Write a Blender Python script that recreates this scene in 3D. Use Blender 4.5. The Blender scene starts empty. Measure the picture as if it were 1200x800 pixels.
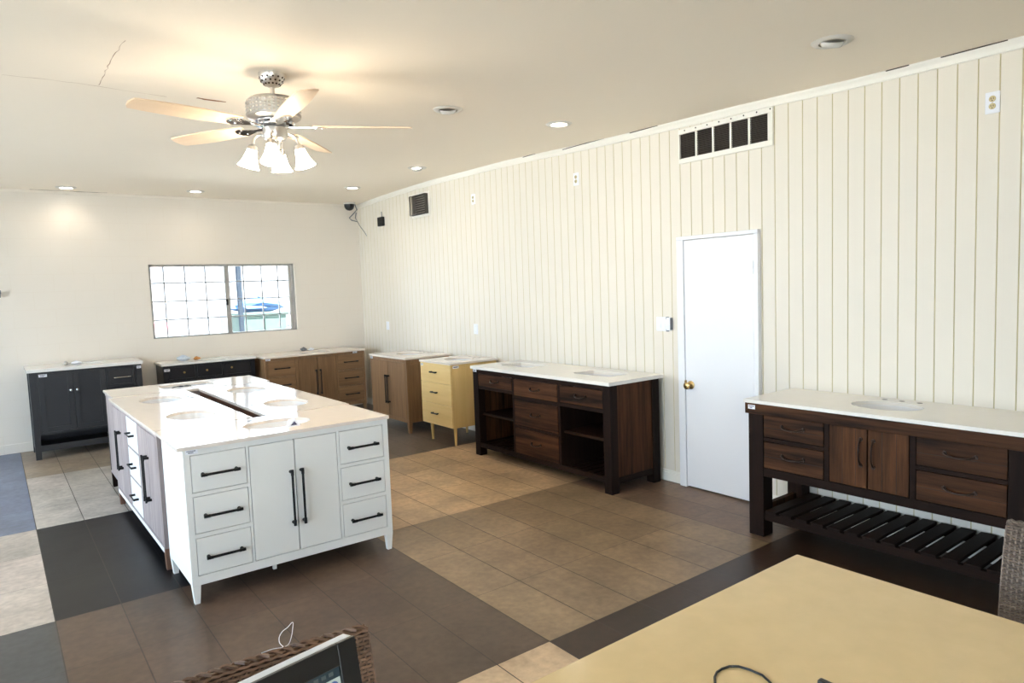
import bpy, bmesh, math, random
from mathutils import Vector, Matrix
random.seed(7)
PI = math.pi
S = bpy.context.scene
COL = S.collection

# ------------------------------------------------------------------ materials
def new_mat(name):
    m = bpy.data.materials.new(name); m.use_nodes = True
    nt = m.node_tree; b = nt.nodes['Principled BSDF']
    return m, nt, b

def srgb(r, g, b):
    f = lambda c: (c / 255) / 12.92 if c / 255 <= .04045 else ((c / 255 + .055) / 1.055) ** 2.4
    return (f(r), f(g), f(b), 1)

def plain(name, col, rough=.5, metal=0., spec=.5, bump=0., bscale=60., var=0.):
    m, nt, b = new_mat(name)
    b.inputs['Base Color'].default_value = col
    b.inputs['Roughness'].default_value = rough
    b.inputs['Metallic'].default_value = metal
    b.inputs['Specular IOR Level'].default_value = spec
    tc = nt.nodes.new('ShaderNodeTexCoord')
    n = nt.nodes.new('ShaderNodeTexNoise'); n.inputs['Scale'].default_value = bscale; n.inputs['Detail'].default_value = 4
    nt.links.new(tc.outputs['Object'], n.inputs['Vector'])
    if bump:
        bp = nt.nodes.new('ShaderNodeBump'); bp.inputs['Strength'].default_value = bump; bp.inputs['Distance'].default_value = .004
        nt.links.new(n.outputs['Fac'], bp.inputs['Height']); nt.links.new(bp.outputs['Normal'], b.inputs['Normal'])
    if var:
        r = nt.nodes.new('ShaderNodeValToRGB')
        r.color_ramp.elements[0].position = .3; r.color_ramp.elements[1].position = .7
        r.color_ramp.elements[0].color = tuple(c * (1 - var) for c in col[:3]) + (1,)
        r.color_ramp.elements[1].color = tuple(min(1, c * (1 + var)) for c in col[:3]) + (1,)
        nt.links.new(n.outputs['Fac'], r.inputs['Fac']); nt.links.new(r.outputs['Color'], b.inputs['Base Color'])
    return m

def wood(name, c1, c2, axis='x', rough=.45, fine=38., plank=0., spec=.4, knots=0.):
    """grain runs along `axis` of the part's own coordinates"""
    m, nt, b = new_mat(name)
    tc = nt.nodes.new('ShaderNodeTexCoord'); mp = nt.nodes.new('ShaderNodeMapping')
    oi = nt.nodes.new('ShaderNodeObjectInfo')
    add = nt.nodes.new('ShaderNodeVectorMath'); add.operation = 'ADD'
    mul = nt.nodes.new('ShaderNodeMath'); mul.operation = 'MULTIPLY'; mul.inputs[1].default_value = 17.
    nt.links.new(oi.outputs['Random'], mul.inputs[0])
    nt.links.new(tc.outputs['Object'], add.inputs[0]); nt.links.new(mul.outputs[0], add.inputs[1])
    nt.links.new(add.outputs[0], mp.inputs['Vector'])
    sc = {'x': (.06, 1, 1), 'y': (1, .06, 1), 'z': (1, 1, .06)}[axis]
    mp.inputs['Scale'].default_value = sc
    n = nt.nodes.new('ShaderNodeTexNoise'); n.inputs['Scale'].default_value = fine; n.inputs['Detail'].default_value = 6; n.inputs['Roughness'].default_value = .65
    nt.links.new(mp.outputs[0], n.inputs['Vector'])
    n2 = nt.nodes.new('ShaderNodeTexNoise'); n2.inputs['Scale'].default_value = 5. + 5 * knots; n2.inputs['Detail'].default_value = 3
    nt.links.new(mp.outputs[0], n2.inputs['Vector'])
    mx = nt.nodes.new('ShaderNodeMix'); mx.data_type = 'FLOAT'; mx.inputs[0].default_value = .4
    nt.links.new(n.outputs['Fac'], mx.inputs[2]); nt.links.new(n2.outputs['Fac'], mx.inputs[3])
    r = nt.nodes.new('ShaderNodeValToRGB'); q_ = .37 if knots else .32
    r.color_ramp.elements[0].position = q_; r.color_ramp.elements[1].position = 1 - q_
    r.color_ramp.elements[0].color = c1; r.color_ramp.elements[1].color = c2
    nt.links.new(mx.outputs[0], r.inputs['Fac'])
    out = r.outputs['Color']
    if plank:
        hs = nt.nodes.new('ShaderNodeHueSaturation')
        mr = nt.nodes.new('ShaderNodeMapRange'); mr.inputs[3].default_value = 1 - plank; mr.inputs[4].default_value = 1 + plank
        nt.links.new(oi.outputs['Random'], mr.inputs[0]); nt.links.new(mr.outputs[0], hs.inputs['Value'])
        nt.links.new(out, hs.inputs['Color']); out = hs.outputs['Color']
    nt.links.new(out, b.inputs['Base Color'])
    b.inputs['Roughness'].default_value = rough; b.inputs['Specular IOR Level'].default_value = spec
    bp = nt.nodes.new('ShaderNodeBump'); bp.inputs['Strength'].default_value = .15; bp.inputs['Distance'].default_value = .002
    nt.links.new(n.outputs['Fac'], bp.inputs['Height']); nt.links.new(bp.outputs['Normal'], b.inputs['Normal'])
    return m

def emit(name, col, strength):
    m, nt, b = new_mat(name)
    b.inputs['Base Color'].default_value = (.9, .9, .9, 1)
    b.inputs['Emission Color'].default_value = col; b.inputs['Emission Strength'].default_value = strength
    return m

M = {}
M['wall'] = plain('wall_cream_paint', srgb(244, 236, 224), .55, spec=.3, bump=.08, bscale=25)
M['panel'] = plain('panel_cream_paint', srgb(230, 223, 210), .5, spec=.3, bump=.05, bscale=30)
M['groove'] = plain('groove_aged_paint', srgb(204, 192, 156), .6, spec=.2)
M['ceiling'] = plain('ceiling_paint', srgb(247, 236, 219), .7, spec=.2, bump=.1, bscale=8)
M['trim'] = plain('trim_paint', srgb(244, 240, 230), .45)
M['door'] = plain('door_white_paint', srgb(243, 243, 246), .4)
M['white'] = plain('vanity_white_paint', srgb(240, 239, 235), .38)
M['white_front'] = plain('drawer_white_paint', srgb(240, 241, 243), .35)
M['quartz'] = plain('white_quartz', srgb(240, 228, 216), .10, spec=.6, bscale=18, var=.015)
M['marble'] = plain('pale_marble_top', srgb(240, 237, 232), .15, spec=.5, bscale=9, var=.03)
M['cream_top'] = plain('cream_quartz', srgb(242, 238, 231), .12, spec=.5, bscale=14, var=.012)
M['porcelain'] = plain('porcelain', srgb(246, 246, 248), .08, spec=.6)
M['black'] = plain('black_metal', (.006, .006, .0065, 1), .45, spec=.25)
M['hole'] = plain('dark_hole', (.03, .03, .03, 1), .6)
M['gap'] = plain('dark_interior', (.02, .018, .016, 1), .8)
M['steel'] = plain('brushed_steel', (.62, .60, .57, 1), .28, metal=1.)
M['chrome'] = plain('chrome', (.8, .8, .82, 1), .12, metal=1.)
M['brass'] = plain('aged_brass', (.48, .33, .14, 1), .28, metal=1.)
M['bronze'] = plain('dark_bronze', (.05, .032, .025, 1), .35, metal=.8)
M['charcoal'] = plain('charcoal_paint', srgb(37, 38, 42), .42)
M['navy'] = plain('navy_black_paint', srgb(16, 18, 26), .4)
M['navy_side'] = plain('navy_side_paint', srgb(52, 50, 50), .45)
M['oak_h'] = wood('oak_grain_across', srgb(112, 84, 58), srgb(150, 116, 82), 'x')
M['oak_z'] = wood('oak_grain_upright', srgb(112, 84, 58), srgb(150, 116, 82), 'z')
M['maple_h'] = wood('maple_grain_across', srgb(226, 193, 128), srgb(243, 213, 152), 'x', fine=22)
M['maple_z'] = wood('maple_grain_upright', srgb(214, 178, 112), srgb(232, 200, 138), 'z', fine=22)
M['grey_z'] = wood('grey_wood_upright', srgb(116, 105, 104), srgb(176, 163, 162), 'z', rough=.5, fine=30)
M['grey_h'] = wood('grey_wood_across', srgb(150, 138, 132), srgb(190, 178, 170), 'x', rough=.5, fine=30)
M['walnut_z'] = wood('leg_wood', srgb(95, 66, 52), srgb(130, 94, 76), 'z')
M['dark_h'] = wood('black_brown_wood_across', srgb(24, 15, 11), srgb(44, 28, 21), 'x', rough=.6, spec=.1)
M['dark_z'] = wood('black_brown_wood_upright', srgb(22, 14, 11), srgb(40, 26, 20), 'z', rough=.6, spec=.1)
M['dark_y'] = wood('black_brown_wood_deep', srgb(22, 14, 11), srgb(40, 26, 20), 'y', rough=.6, spec=.1)
M['rustic_h'] = wood('rustic_brown_wood_across', srgb(28, 17, 12), srgb(92, 59, 37), 'x', rough=.6, spec=.12, fine=26, plank=.16, knots=1)
M['rustic_z'] = wood('rustic_brown_wood_upright', srgb(30, 18, 12), srgb(96, 61, 37), 'z', rough=.6, spec=.12, fine=26, plank=.16, knots=1)
M['tag'] = plain('white_card', srgb(245, 245, 250), .5)
M['ink'] = plain('dark_ink', srgb(50, 48, 80), .6)
M['paper'] = plain('white_paper', srgb(240, 242, 250), .5)
M['plastic'] = plain('clear_bag_plastic', srgb(215, 225, 238), .2, spec=.6)
M['orange'] = plain('orange_plastic', srgb(196, 132, 66), .4)
M['wicker_brown'] = wood('brown_wicker', srgb(66, 48, 38), srgb(128, 98, 76), 'x', rough=.45, fine=60)
M['wicker_grey'] = wood('grey_wicker', srgb(84, 72, 64), srgb(140, 124, 112), 'x', rough=.45, fine=60)
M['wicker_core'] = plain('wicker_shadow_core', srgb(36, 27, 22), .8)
M['stone'] = plain('cream_stone_top', srgb(222, 198, 152), .16, spec=.5, bscale=14, var=.03)
M['silver_plastic'] = plain('silver_plastic', srgb(210, 213, 220), .3)
M['black_plastic'] = plain('black_plastic', srgb(18, 19, 21), .35)
M['plate'] = plain('white_switch_plastic', srgb(240, 242, 248), .3)
M['ivory'] = plain('ivory_plastic', srgb(196, 182, 140), .4)
M['grey_plastic'] = plain('grey_plastic', srgb(110, 112, 118), .4)
M['louver'] = plain('brown_louver_metal', srgb(62, 50, 42), .5)
M['dark_louver'] = plain('dark_grille_metal', srgb(58, 54, 50), .5)
M['alu'] = plain('window_aluminium', srgb(178, 175, 172), .35, metal=.4)
M['muntin'] = plain('white_muntin', srgb(176, 178, 182), .4)
M['crack'] = plain('bare_plaster_crack', srgb(158, 128, 102), .8)
M['peel'] = plain('peeled_brown_patch', srgb(150, 98, 58), .8)
M['gapline'] = plain('dark_gap_line', srgb(70, 62, 52), .8)  # dark colour for the lines along the ceiling gaps
M['blade'] = wood('pale_fan_blade', srgb(228, 200, 168), srgb(240, 216, 188), 'x', fine=20)
M['bulb'] = emit('lit_bulb', (1, .80, .56, 1), 130.)
M['shade'] = emit('glowing_frosted_glass', (1, .84, .64, 1), 45.)
M['lens_on'] = emit('lit_recessed_lens', (1, .95, .86, 1), 14.)
M['lens_off'] = plain('unlit_lens', srgb(205, 203, 198), .2)
M['trim_ring'] = plain('white_trim_ring', srgb(222, 217, 208), .4)
M['screen_dark'] = emit('screen_navy', (.01, .025, .035, 1), 1.)
M['screen_page'] = emit('screen_page', srgb(176, 198, 190), .75)
M['screen_bar'] = emit('screen_toolbar', srgb(190, 205, 196), .75)
M['screen_slate'] = emit('screen_slate', srgb(84, 100, 108), .7)
M['screen_blue'] = emit('screen_blue', srgb(70, 105, 165), .7)
M['screen_ink'] = emit('screen_ink', srgb(96, 112, 112), .5)
for k in ('screen_dark', 'screen_page', 'screen_bar', 'screen_slate', 'screen_blue', 'screen_ink'):
    M[k].node_tree.nodes['Principled BSDF'].inputs['Base Color'].default_value = (.01, .01, .01, 1)
    M[k].node_tree.nodes['Principled BSDF'].inputs['Roughness'].default_value = .3
M['asphalt'] = plain('outside_concrete', srgb(188, 186, 182), .9)
M['out_wall'] = plain('outside_grey_render', srgb(92, 94, 98), .9)
M['out_green'] = plain('green_cabinet_paint', srgb(62, 76, 72), .8, spec=.1)
M['out_post'] = plain('blue_grey_post_paint', srgb(38, 45, 54), .9, spec=.05)
M['out_blue'] = plain('blue_tarp', srgb(58, 88, 122), .8)
M['out_red'] = plain('pale_red_paint', srgb(150, 96, 104), .6)  # pale pinkish red

def glass_mat():
    m, nt, b = new_mat('window_glass')
    nt.nodes.remove(b)
    out = nt.nodes['Material Output']
    t = nt.nodes.new('ShaderNodeBsdfTransparent'); t.inputs['Color'].default_value = (.95, .97, .97, 1)
    g = nt.nodes.new('ShaderNodeBsdfGlossy'); g.inputs['Roughness'].default_value = .02
    mx = nt.nodes.new('ShaderNodeMixShader'); fr = nt.nodes.new('ShaderNodeFresnel'); fr.inputs['IOR'].default_value = 1.35
    nt.links.new(fr.outputs[0], mx.inputs[0]); nt.links.new(t.outputs[0], mx.inputs[1]); nt.links.new(g.outputs[0], mx.inputs[2])
    nt.links.new(mx.outputs[0], out.inputs['Surface'])
    return m
M['glass'] = glass_mat()

def tile_mat():
    m, nt, b = new_mat('floor_tiles')
    at = nt.nodes.new('ShaderNodeAttribute'); at.attribute_name = 'tile'
    tc = nt.nodes.new('ShaderNodeTexCoord')
    n = nt.nodes.new('ShaderNodeTexNoise'); n.inputs['Scale'].default_value = 2.6; n.inputs['Detail'].default_value = 7; n.inputs['Roughness'].default_value = .62
    n3 = nt.nodes.new('ShaderNodeTexNoise'); n3.inputs['Scale'].default_value = 24.; n3.inputs['Detail'].default_value = 4
    nt.links.new(tc.outputs['Object'], n.inputs['Vector']); nt.links.new(tc.outputs['Object'], n3.inputs['Vector'])
    mr = nt.nodes.new('ShaderNodeMapRange'); mr.inputs[1].default_value = .3; mr.inputs[2].default_value = .7
    mr.inputs[3].default_value = .70; mr.inputs[4].default_value = 1.32
    nt.links.new(n.outputs['Fac'], mr.inputs[0])
    mr3 = nt.nodes.new('ShaderNodeMapRange'); mr3.inputs[1].default_value = .3; mr3.inputs[2].default_value = .7
    mr3.inputs[3].default_value = .86; mr3.inputs[4].default_value = 1.14
    nt.links.new(n3.outputs['Fac'], mr3.inputs[0])
    mm = nt.nodes.new('ShaderNodeMath'); mm.operation = 'MULTIPLY'
    nt.links.new(mr.outputs[0], mm.inputs[0]); nt.links.new(mr3.outputs[0], mm.inputs[1])
    vm = nt.nodes.new('ShaderNodeVectorMath'); vm.operation = 'SCALE'
    nt.links.new(at.outputs['Color'], vm.inputs[0]); nt.links.new(mm.outputs[0], vm.inputs['Scale'])
    nt.links.new(vm.outputs[0], b.inputs['Base Color'])
    rr = nt.nodes.new('ShaderNodeMapRange'); rr.inputs[3].default_value = .30; rr.inputs[4].default_value = .46
    nt.links.new(n.outputs['Fac'], rr.inputs[0]); nt.links.new(rr.outputs[0], b.inputs['Roughness'])
    b.inputs['Specular IOR Level'].default_value = .32
    return m
M['tile'] = tile_mat()

def block_wall_mat():
    m, nt, b = new_mat('painted_block_wall')
    tc = nt.nodes.new('ShaderNodeTexCoord'); mp = nt.nodes.new('ShaderNodeMapping')
    mp.inputs['Rotation'].default_value = (PI / 2, 0, 0)
    nt.links.new(tc.outputs['Object'], mp.inputs['Vector'])
    br = nt.nodes.new('ShaderNodeTexBrick'); br.inputs['Scale'].default_value = 1.
    br.inputs['Brick Width'].default_value = .40; br.inputs['Row Height'].default_value = .20
    br.inputs['Mortar Size'].default_value = .004; br.inputs['Mortar Smooth'].default_value = .6
    c = srgb(238, 230, 219); c2 = srgb(236, 227, 215)
    br.inputs['Color1'].default_value = c; br.inputs['Color2'].default_value = c; br.inputs['Mortar'].default_value = c2
    nt.links.new(mp.outputs[0], br.inputs['Vector'])
    nt.links.new(br.outputs['Color'], b.inputs['Base Color'])
    bp = nt.nodes.new('ShaderNodeBump'); bp.invert = True; bp.inputs['Strength'].default_value = .06; bp.inputs['Distance'].default_value = .004
    nt.links.new(br.outputs['Fac'], bp.inputs['Height']); nt.links.new(bp.outputs['Normal'], b.inputs['Normal'])
    b.inputs['Roughness'].default_value = .55; b.inputs['Specular IOR Level'].default_value = .3
    return m
M['block'] = block_wall_mat()

# ------------------------------------------------------------------ mesh builder
class MB:
    def __init__(s): s.bm = bmesh.new()
    def hexa(s, p):
        v = [s.bm.verts.new(q) for q in p]
        for f in ((3, 2, 1, 0), (4, 5, 6, 7), (0, 1, 5, 4), (1, 2, 6, 5), (2, 3, 7, 6), (3, 0, 4, 7)):
            s.bm.faces.new([v[i] for i in f])
        return s
    def box(s, x0, x1, y0, y1, z0, z1):
        if x0 > x1: x0, x1 = x1, x0
        if y0 > y1: y0, y1 = y1, y0
        if z0 > z1: z0, z1 = z1, z0
        return s.hexa([(x0, y0, z0), (x1, y0, z0), (x1, y1, z0), (x0, y1, z0), (x0, y0, z1), (x1, y0, z1), (x1, y1, z1), (x0, y1, z1)])
    def taper(s, x, y, w0, z0, w1, z1):
        """square post centred on x,y: width w0 at z0, w1 at z1"""
        a, b = w0 / 2, w1 / 2
        return s.hexa([(x - a, y - a, z0), (x + a, y - a, z0), (x + a, y + a, z0), (x - a, y + a, z0), (x - b, y - b, z1), (x + b, y - b, z1), (x + b, y + b, z1), (x - b, y + b, z1)])
    def lathe(s, prof, c=(0, 0, 0), seg=24, mat=None, cap=True):
        rings = []
        for r, z in prof:
            ring = []
            for i in range(seg):
                a = 2 * PI * i / seg; p = Vector((r * math.cos(a), r * math.sin(a), z))
                if mat is not None: p = mat @ p
                ring.append(s.bm.verts.new(p + Vector(c)))
            rings.append(ring)
        for a, b in zip(rings, rings[1:]):
            for i in range(seg):
                j = (i + 1) % seg; s.bm.faces.new((a[i], a[j], b[j], b[i]))
        if cap:
            s.bm.faces.new(list(reversed(rings[0]))); s.bm.faces.new(rings[-1])
        return s
    def cyl(s, p0, p1, r, seg=12, r1=None):
        p0, p1 = Vector(p0), Vector(p1); d = p1 - p0
        q = Vector((0, 0, 1)).rotation_difference(d.normalized()).to_matrix()
        return s.lathe([(r, 0), (r if r1 is None else r1, d.length)], p0, seg, q)
    def tube(s, pts, r, seg=8, cap=True, flat=1.):
        pts = [Vector(p) for p in pts]; rings = []; prev = None
        for i, p in enumerate(pts):
            d = (pts[min(i + 1, len(pts) - 1)] - pts[max(i - 1, 0)]).normalized()
            if prev is None:
                n = d.orthogonal().normalized() if abs(d.z) > .9 else d.cross(Vector((0, 0, 1))).normalized()
            else:
                n = (prev - d * prev.dot(d)).normalized()
            prev = n; b = d.cross(n)
            rings.append([s.bm.verts.new(p + (n * math.cos(2 * PI * k / seg) + b * math.sin(2 * PI * k / seg) * flat) * r) for k in range(seg)])
        for a, b in zip(rings, rings[1:]):
            for i in range(seg):
                j = (i + 1) % seg; s.bm.faces.new((a[i], a[j], b[j], b[i]))
        if cap:
            s.bm.faces.new(list(reversed(rings[0]))); s.bm.faces.new(rings[-1])
        return s
    def prism(s, pts, y0, y1):
        """closed polygon in (x,z) pushed from y0 to y1"""
        a = [s.bm.verts.new((x, y0, z)) for x, z in pts]; b = [s.bm.verts.new((x, y1, z)) for x, z in pts]
        s.bm.faces.new(a); s.bm.faces.new(list(reversed(b)))
        for i in range(len(pts)):
            j = (i + 1) % len(pts); s.bm.faces.new((a[j], a[i], b[i], b[j]))
        return s
    def quad(s, *p):
        s.bm.faces.new([s.bm.verts.new(q) for q in p]); return s
    def build(s, name, mat, parent=None, bevel=0., smooth=False, seg=2):
        bmesh.ops.recalc_face_normals(s.bm, faces=s.bm.faces[:])
        me = bpy.data.meshes.new(name); s.bm.to_mesh(me); s.bm.free()
        if smooth:
            for p in me.polygons: p.use_smooth = True
        me.materials.append(M[mat] if isinstance(mat, str) else mat)
        o = bpy.data.objects.new(name, me); COL.objects.link(o)
        if parent: o.parent = parent
        if bevel:
            md = o.modifiers.new('bevel', 'BEVEL'); md.width = bevel; md.segments = seg; md.limit_method = 'ANGLE'
        if smooth and not bevel:
            me.set_sharp_from_angle(angle=math.radians(40))
        return o

def tag(o, label, cat, group=None):
    o['label'] = label; o['category'] = cat
    if group: o['group'] = group
    return o
def struct(o): o['kind'] = 'structure'; return o
def thing(name, label, cat, loc, rz=0., group=None):
    o = bpy.data.objects.new(name, None); COL.objects.link(o)
    o.location = loc; o.rotation_euler = (0, 0, rz); o.empty_display_size = .1
    return tag(o, label, cat, group)

# ------------------------------------------------------------------ room
XR, YB, XL, YF = 4.412, 9.483, -2.6, -3.0

def ceil_z(y):
    P = [(-4, 2.86), (1.3, 2.865), (2.19, 2.875), (2.9, 2.900), (3.7, 2.912), (4.47, 2.925), (5.72, 2.975), (7.46, 2.995), (8.6, 2.975), (9.6, 2.94)]
    for (a, za), (b, zb) in zip(P, P[1:]):
        if y <= b: return za + (zb - za) * (y - a) / (b - a)
    return P[-1][1]

# floor: one quad per tile over a grout bed, colours laid in blocks of 6 x 3 tiles
def build_floor():
    bm = bmesh.new(); lay = bm.loops.layers.float_color.new('tile')
    tx, ty, x0, y0, g = .3033, .6205, .146, 2.393, .0026; h = .0013
    dark_grey = srgb(74, 74, 74); sky_sheen_grey = srgb(110, 118, 138); cream = srgb(176, 165, 155)  # the bluish tile grey has the window reflection painted in
    black = srgb(17, 17, 21); white = srgb(178, 170, 162); tan = srgb(142, 128, 112)
    taupe = srgb(86, 70, 58); lbeige = srgb(190, 164, 134); darkbrown = srgb(54, 38, 28)
    olive = srgb(132, 111, 87); beige = srgb(180, 152, 120); greybrown = srgb(108, 94, 82); redbrown = srgb(114, 92, 75)
    def zone(x, y):
        if x < .146:
            if y > 6.117: return sky_sheen_grey
            if y > 4.254: return cream
            return dark_grey
        if x < 1.966:
            if y > 7.978: return tan
            if y > 6.117: return white
            if y > 4.254: return black
            if y > 2.393: return taupe
            return lbeige
        if y < 2.393: return darkbrown
        if y > 6.117: return greybrown
        if y > 4.254: return beige
        if x > 3.786: return redbrown
        return olive
    for i in range(-10, 16):
        for j in range(-10, 14):
            xa, xb, ya, yb = x0 + i * tx, x0 + (i + 1) * tx, y0 + j * ty, y0 + (j + 1) * ty
            xb = min(xb, XR + .02); yb = min(yb, YB + .02); xa = max(xa, XL); ya = max(ya, YF)
            if xa >= xb - .01 or ya >= yb - .01: continue
            c = zone((xa + xb) / 2, (ya + yb) / 2); k = random.uniform(.88, 1.12)
            col = (c[0] * k * random.uniform(.985, 1.015), c[1] * k, c[2] * k * random.uniform(.98, 1.02), 1)
            f = bm.faces.new([bm.verts.new(p) for p in ((xa + g, ya + h, 0), (xb - g, ya + h, 0), (xb - g, yb - h, 0), (xa + g, yb - h, 0))])
            for l in f.loops: l[lay] = col
    gr = srgb(58, 50, 44)
    f = bm.faces.new([bm.verts.new(p) for p in ((XL, YF, -.0025), (XR + .02, YF, -.0025), (XR + .02, YB + .02, -.0025), (XL, YB + .02, -.0025))])
    for l in f.loops: l[lay] = gr
    ret = bmesh.ops.extrude_face_region(bm, geom=[f])
    bmesh.ops.translate(bm, verts=[v for v in ret['geom'] if isinstance(v, bmesh.types.BMVert)], vec=(0, 0, -.1))
    me = bpy.data.meshes.new('floor'); bm.normal_update(); bm.to_mesh(me); bm.free()
    me.materials.append(M['tile'])
    o = bpy.data.objects.new('floor', me); COL.objects.link(o); return struct(o)
FLOOR = build_floor()

# ceiling: a slightly sagging plaster sheet with real thickness
b = MB(); ys = [YF - .1] + [YF + .4 * k for k in range(1, 32)] + [YB + .1]
ys = sorted(set([y for y in ys if y <= YB] + [YB + .1]))
lo = [[b.bm.verts.new((x, y, ceil_z(y))) for x in (XL - .1, XR + .1)] for y in ys]
hi = [[b.bm.verts.new((x, y, 3.2)) for x in (XL - .1, XR + .1)] for y in ys]
for k in range(len(ys) - 1):
    b.bm.faces.new((lo[k][0], lo[k][1], lo[k + 1][1], lo[k + 1][0])); b.bm.faces.new((hi[k][0], hi[k + 1][0], hi[k + 1][1], hi[k][1]))
    for s in (0, 1): b.bm.faces.new((lo[k][s], lo[k + 1][s], hi[k + 1][s], hi[k][s]))
for k in (0, len(ys) - 1): b.bm.faces.new((lo[k][0], lo[k][1], hi[k][1], hi[k][0]))
CEIL = struct(b.build('ceiling', 'ceiling'))

def crack(pts, w, mat='crack', name='ceiling_crack'):
    c = MB(); pts = [Vector((x, y, 0)) for x, y in pts]
    dense = []
    for a, d in zip(pts, pts[1:]):
        n = max(2, int((d - a).length / .05))
        dense += [a.lerp(d, i / n) for i in range(n)]
    dense.append(pts[-1]); L = []
    for i, p in enumerate(dense):
        d = (dense[min(i + 1, len(dense) - 1)] - dense[max(i - 1, 0)]).normalized(); n = Vector((-d.y, d.x, 0))
        ww = w * random.uniform(.25, 1.); p = p + n * random.uniform(-.006, .006)
        L.append((p + n * ww, p - n * ww))
    for (a0, a1), (b0, b1) in zip(L, L[1:]):
        z = lambda q: (q.x, q.y, ceil_z(q.y) - .0012)
        c.quad(z(a0), z(a1), z(b1), z(b0))
    return c.build(name, mat, CEIL)
crack([(.15, 4.80), (.4, 4.77), (.607, 4.776), (.75, 4.81), (.987, 4.836)], .003)
crack([(.613, 3.82), (.60, 4.2), (.607, 4.75)], .0022)
crack([(1.15, 4.755), (1.2, 4.765), (1.33, 4.775)], .020, 'peel')
crack([(1.075, 5.28), (1.10, 5.19)], .012)
crack([(.45, 9.42), (.8, 9.43), (1.20, 9.42)], .010, 'gapline')
crack([(1.5, 9.44), (2.6, 9.44)], .004, 'gapline')

# right wall: vertical boards with real V grooves
b = MB(); p = .1026; gy = 2.119 - p * 55; wz1 = 3.05
edges = []
y = gy
while y < YB + p:
    edges.append(y); y += p
hw, dp = .0034, .0035
def clampy(v): return max(YF - .05, min(YB + .1, v))
bmg = MB()
for a, c in zip(edges, edges[1:]):
    ya, yb_ = clampy(a + hw), clampy(c - hw)
    if yb_ - ya < .005: continue
    b.quad((XR, ya, -.02), (XR, yb_, -.02), (XR, yb_, wz1), (XR, ya, wz1))
for a in edges:
    if a < YF or a > YB: continue
    for s in (-1, 1):
        bmg.quad((XR, a + s * hw, -.02), (XR, a + s * hw, wz1), (XR + dp, a, wz1), (XR + dp, a, -.02))
b.box(XR + dp + .001, XR + .12, YF - .05, YB + .1, -.02, wz1)
WR = struct(b.build('wall_right', 'panel'))
bmg.build('groove', 'groove', WR)

# back wall with the window opening
WX0, WX1, WZ0, WZ1 = 1.587, 3.415, 1.177, 2.10
b = MB()
b.box(XL - .1, WX0, YB, YB + .2, -.02, 3.05); b.box(WX1, XR + .05, YB, YB + .2, -.02, 3.05)
b.box(WX0, WX1, YB, YB + .2, -.02, WZ0); b.box(WX0, WX1, YB, YB + .2, WZ1, 3.05)
WB = struct(b.build('wall_back', 'block'))
b = MB(); b.box(.09, .10, YB - .03, YB, 1.75, 1.81).box(.098, .106, YB - .05, YB - .028, 1.79, 1.83)
tag(b.build('wall_hook', 'grey_plastic', None, bevel=.002), 'small grey hook on the cream back wall at its left end', 'hook')
# front wall behind the camera, left wall with big shop windows
FX0, FX1, FZ0, FZ1 = -2.3, .4, .3, 2.4
b = MB(); b.box(XL - .1, FX0, YF - .15, YF, -.02, 3.05).box(FX1, XR + .1, YF - .15, YF, -.02, 3.05).box(FX0, FX1, YF - .15, YF, -.02, FZ0).box(FX0, FX1, YF - .15, YF, FZ1, 3.05)
struct(b.build('wall_front', 'wall'))
b = MB(); b.box(-4.5, 4.5, YF - 2.0, YF - .16, 2.6, 2.72); struct(b.build('added_awning', 'trim'))  # unseen awning, added to keep sun out of the front window
b = MB()
for x in (FX0, (FX0 + FX1) / 2 - .025, FX1 - .05): b.box(x, x + .05, YF - .1, YF - .04, FZ0, FZ1)
for z in (FZ0, FZ1 - .05): b.box(FX0, FX1, YF - .1, YF - .04, z, z + .05)
w = struct(b.build('window_6', 'alu')); MB().box(FX0 + .05, FX1 - .05, YF - .074, YF - .068, FZ0 + .05, FZ1 - .05).build('pane', 'glass', w)  # unseen window, added to light the faces turned to the camera
b = MB(); b.box(XL - .15, XL, YF, YB + .1, -.02, .12); b.box(XL - .15, XL, YF, YB + .1, 2.45, 3.05)
WINS = [(-.1, 2.1), (2.4, 4.6), (4.9, 7.1), (7.4, 9.2)]
e = [YF] + [v for w in WINS for v in w] + [YB + .1]
for k in range(0, len(e), 2): b.box(XL - .15, XL, e[k], e[k + 1], .12, 2.45)
struct(b.build('wall_left', 'wall'))
for k, (a, c) in enumerate(WINS):
    b = MB()
    for s in ((a, a + .05), (c - .05, c), ((a + c) / 2 - .025, (a + c) / 2 + .025)): b.box(XL - .1, XL - .04, s[0], s[1], .12, 2.45)
    for z in ((.12, .17), (2.40, 2.45)): b.box(XL - .1, XL - .04, a, c, *z)
    w = struct(b.build('window_%d' % (k + 2), 'alu'))
    MB().box(XL - .074, XL - .068, a + .05, c - .05, .17, 2.40).build('pane', 'glass', w)

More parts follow.
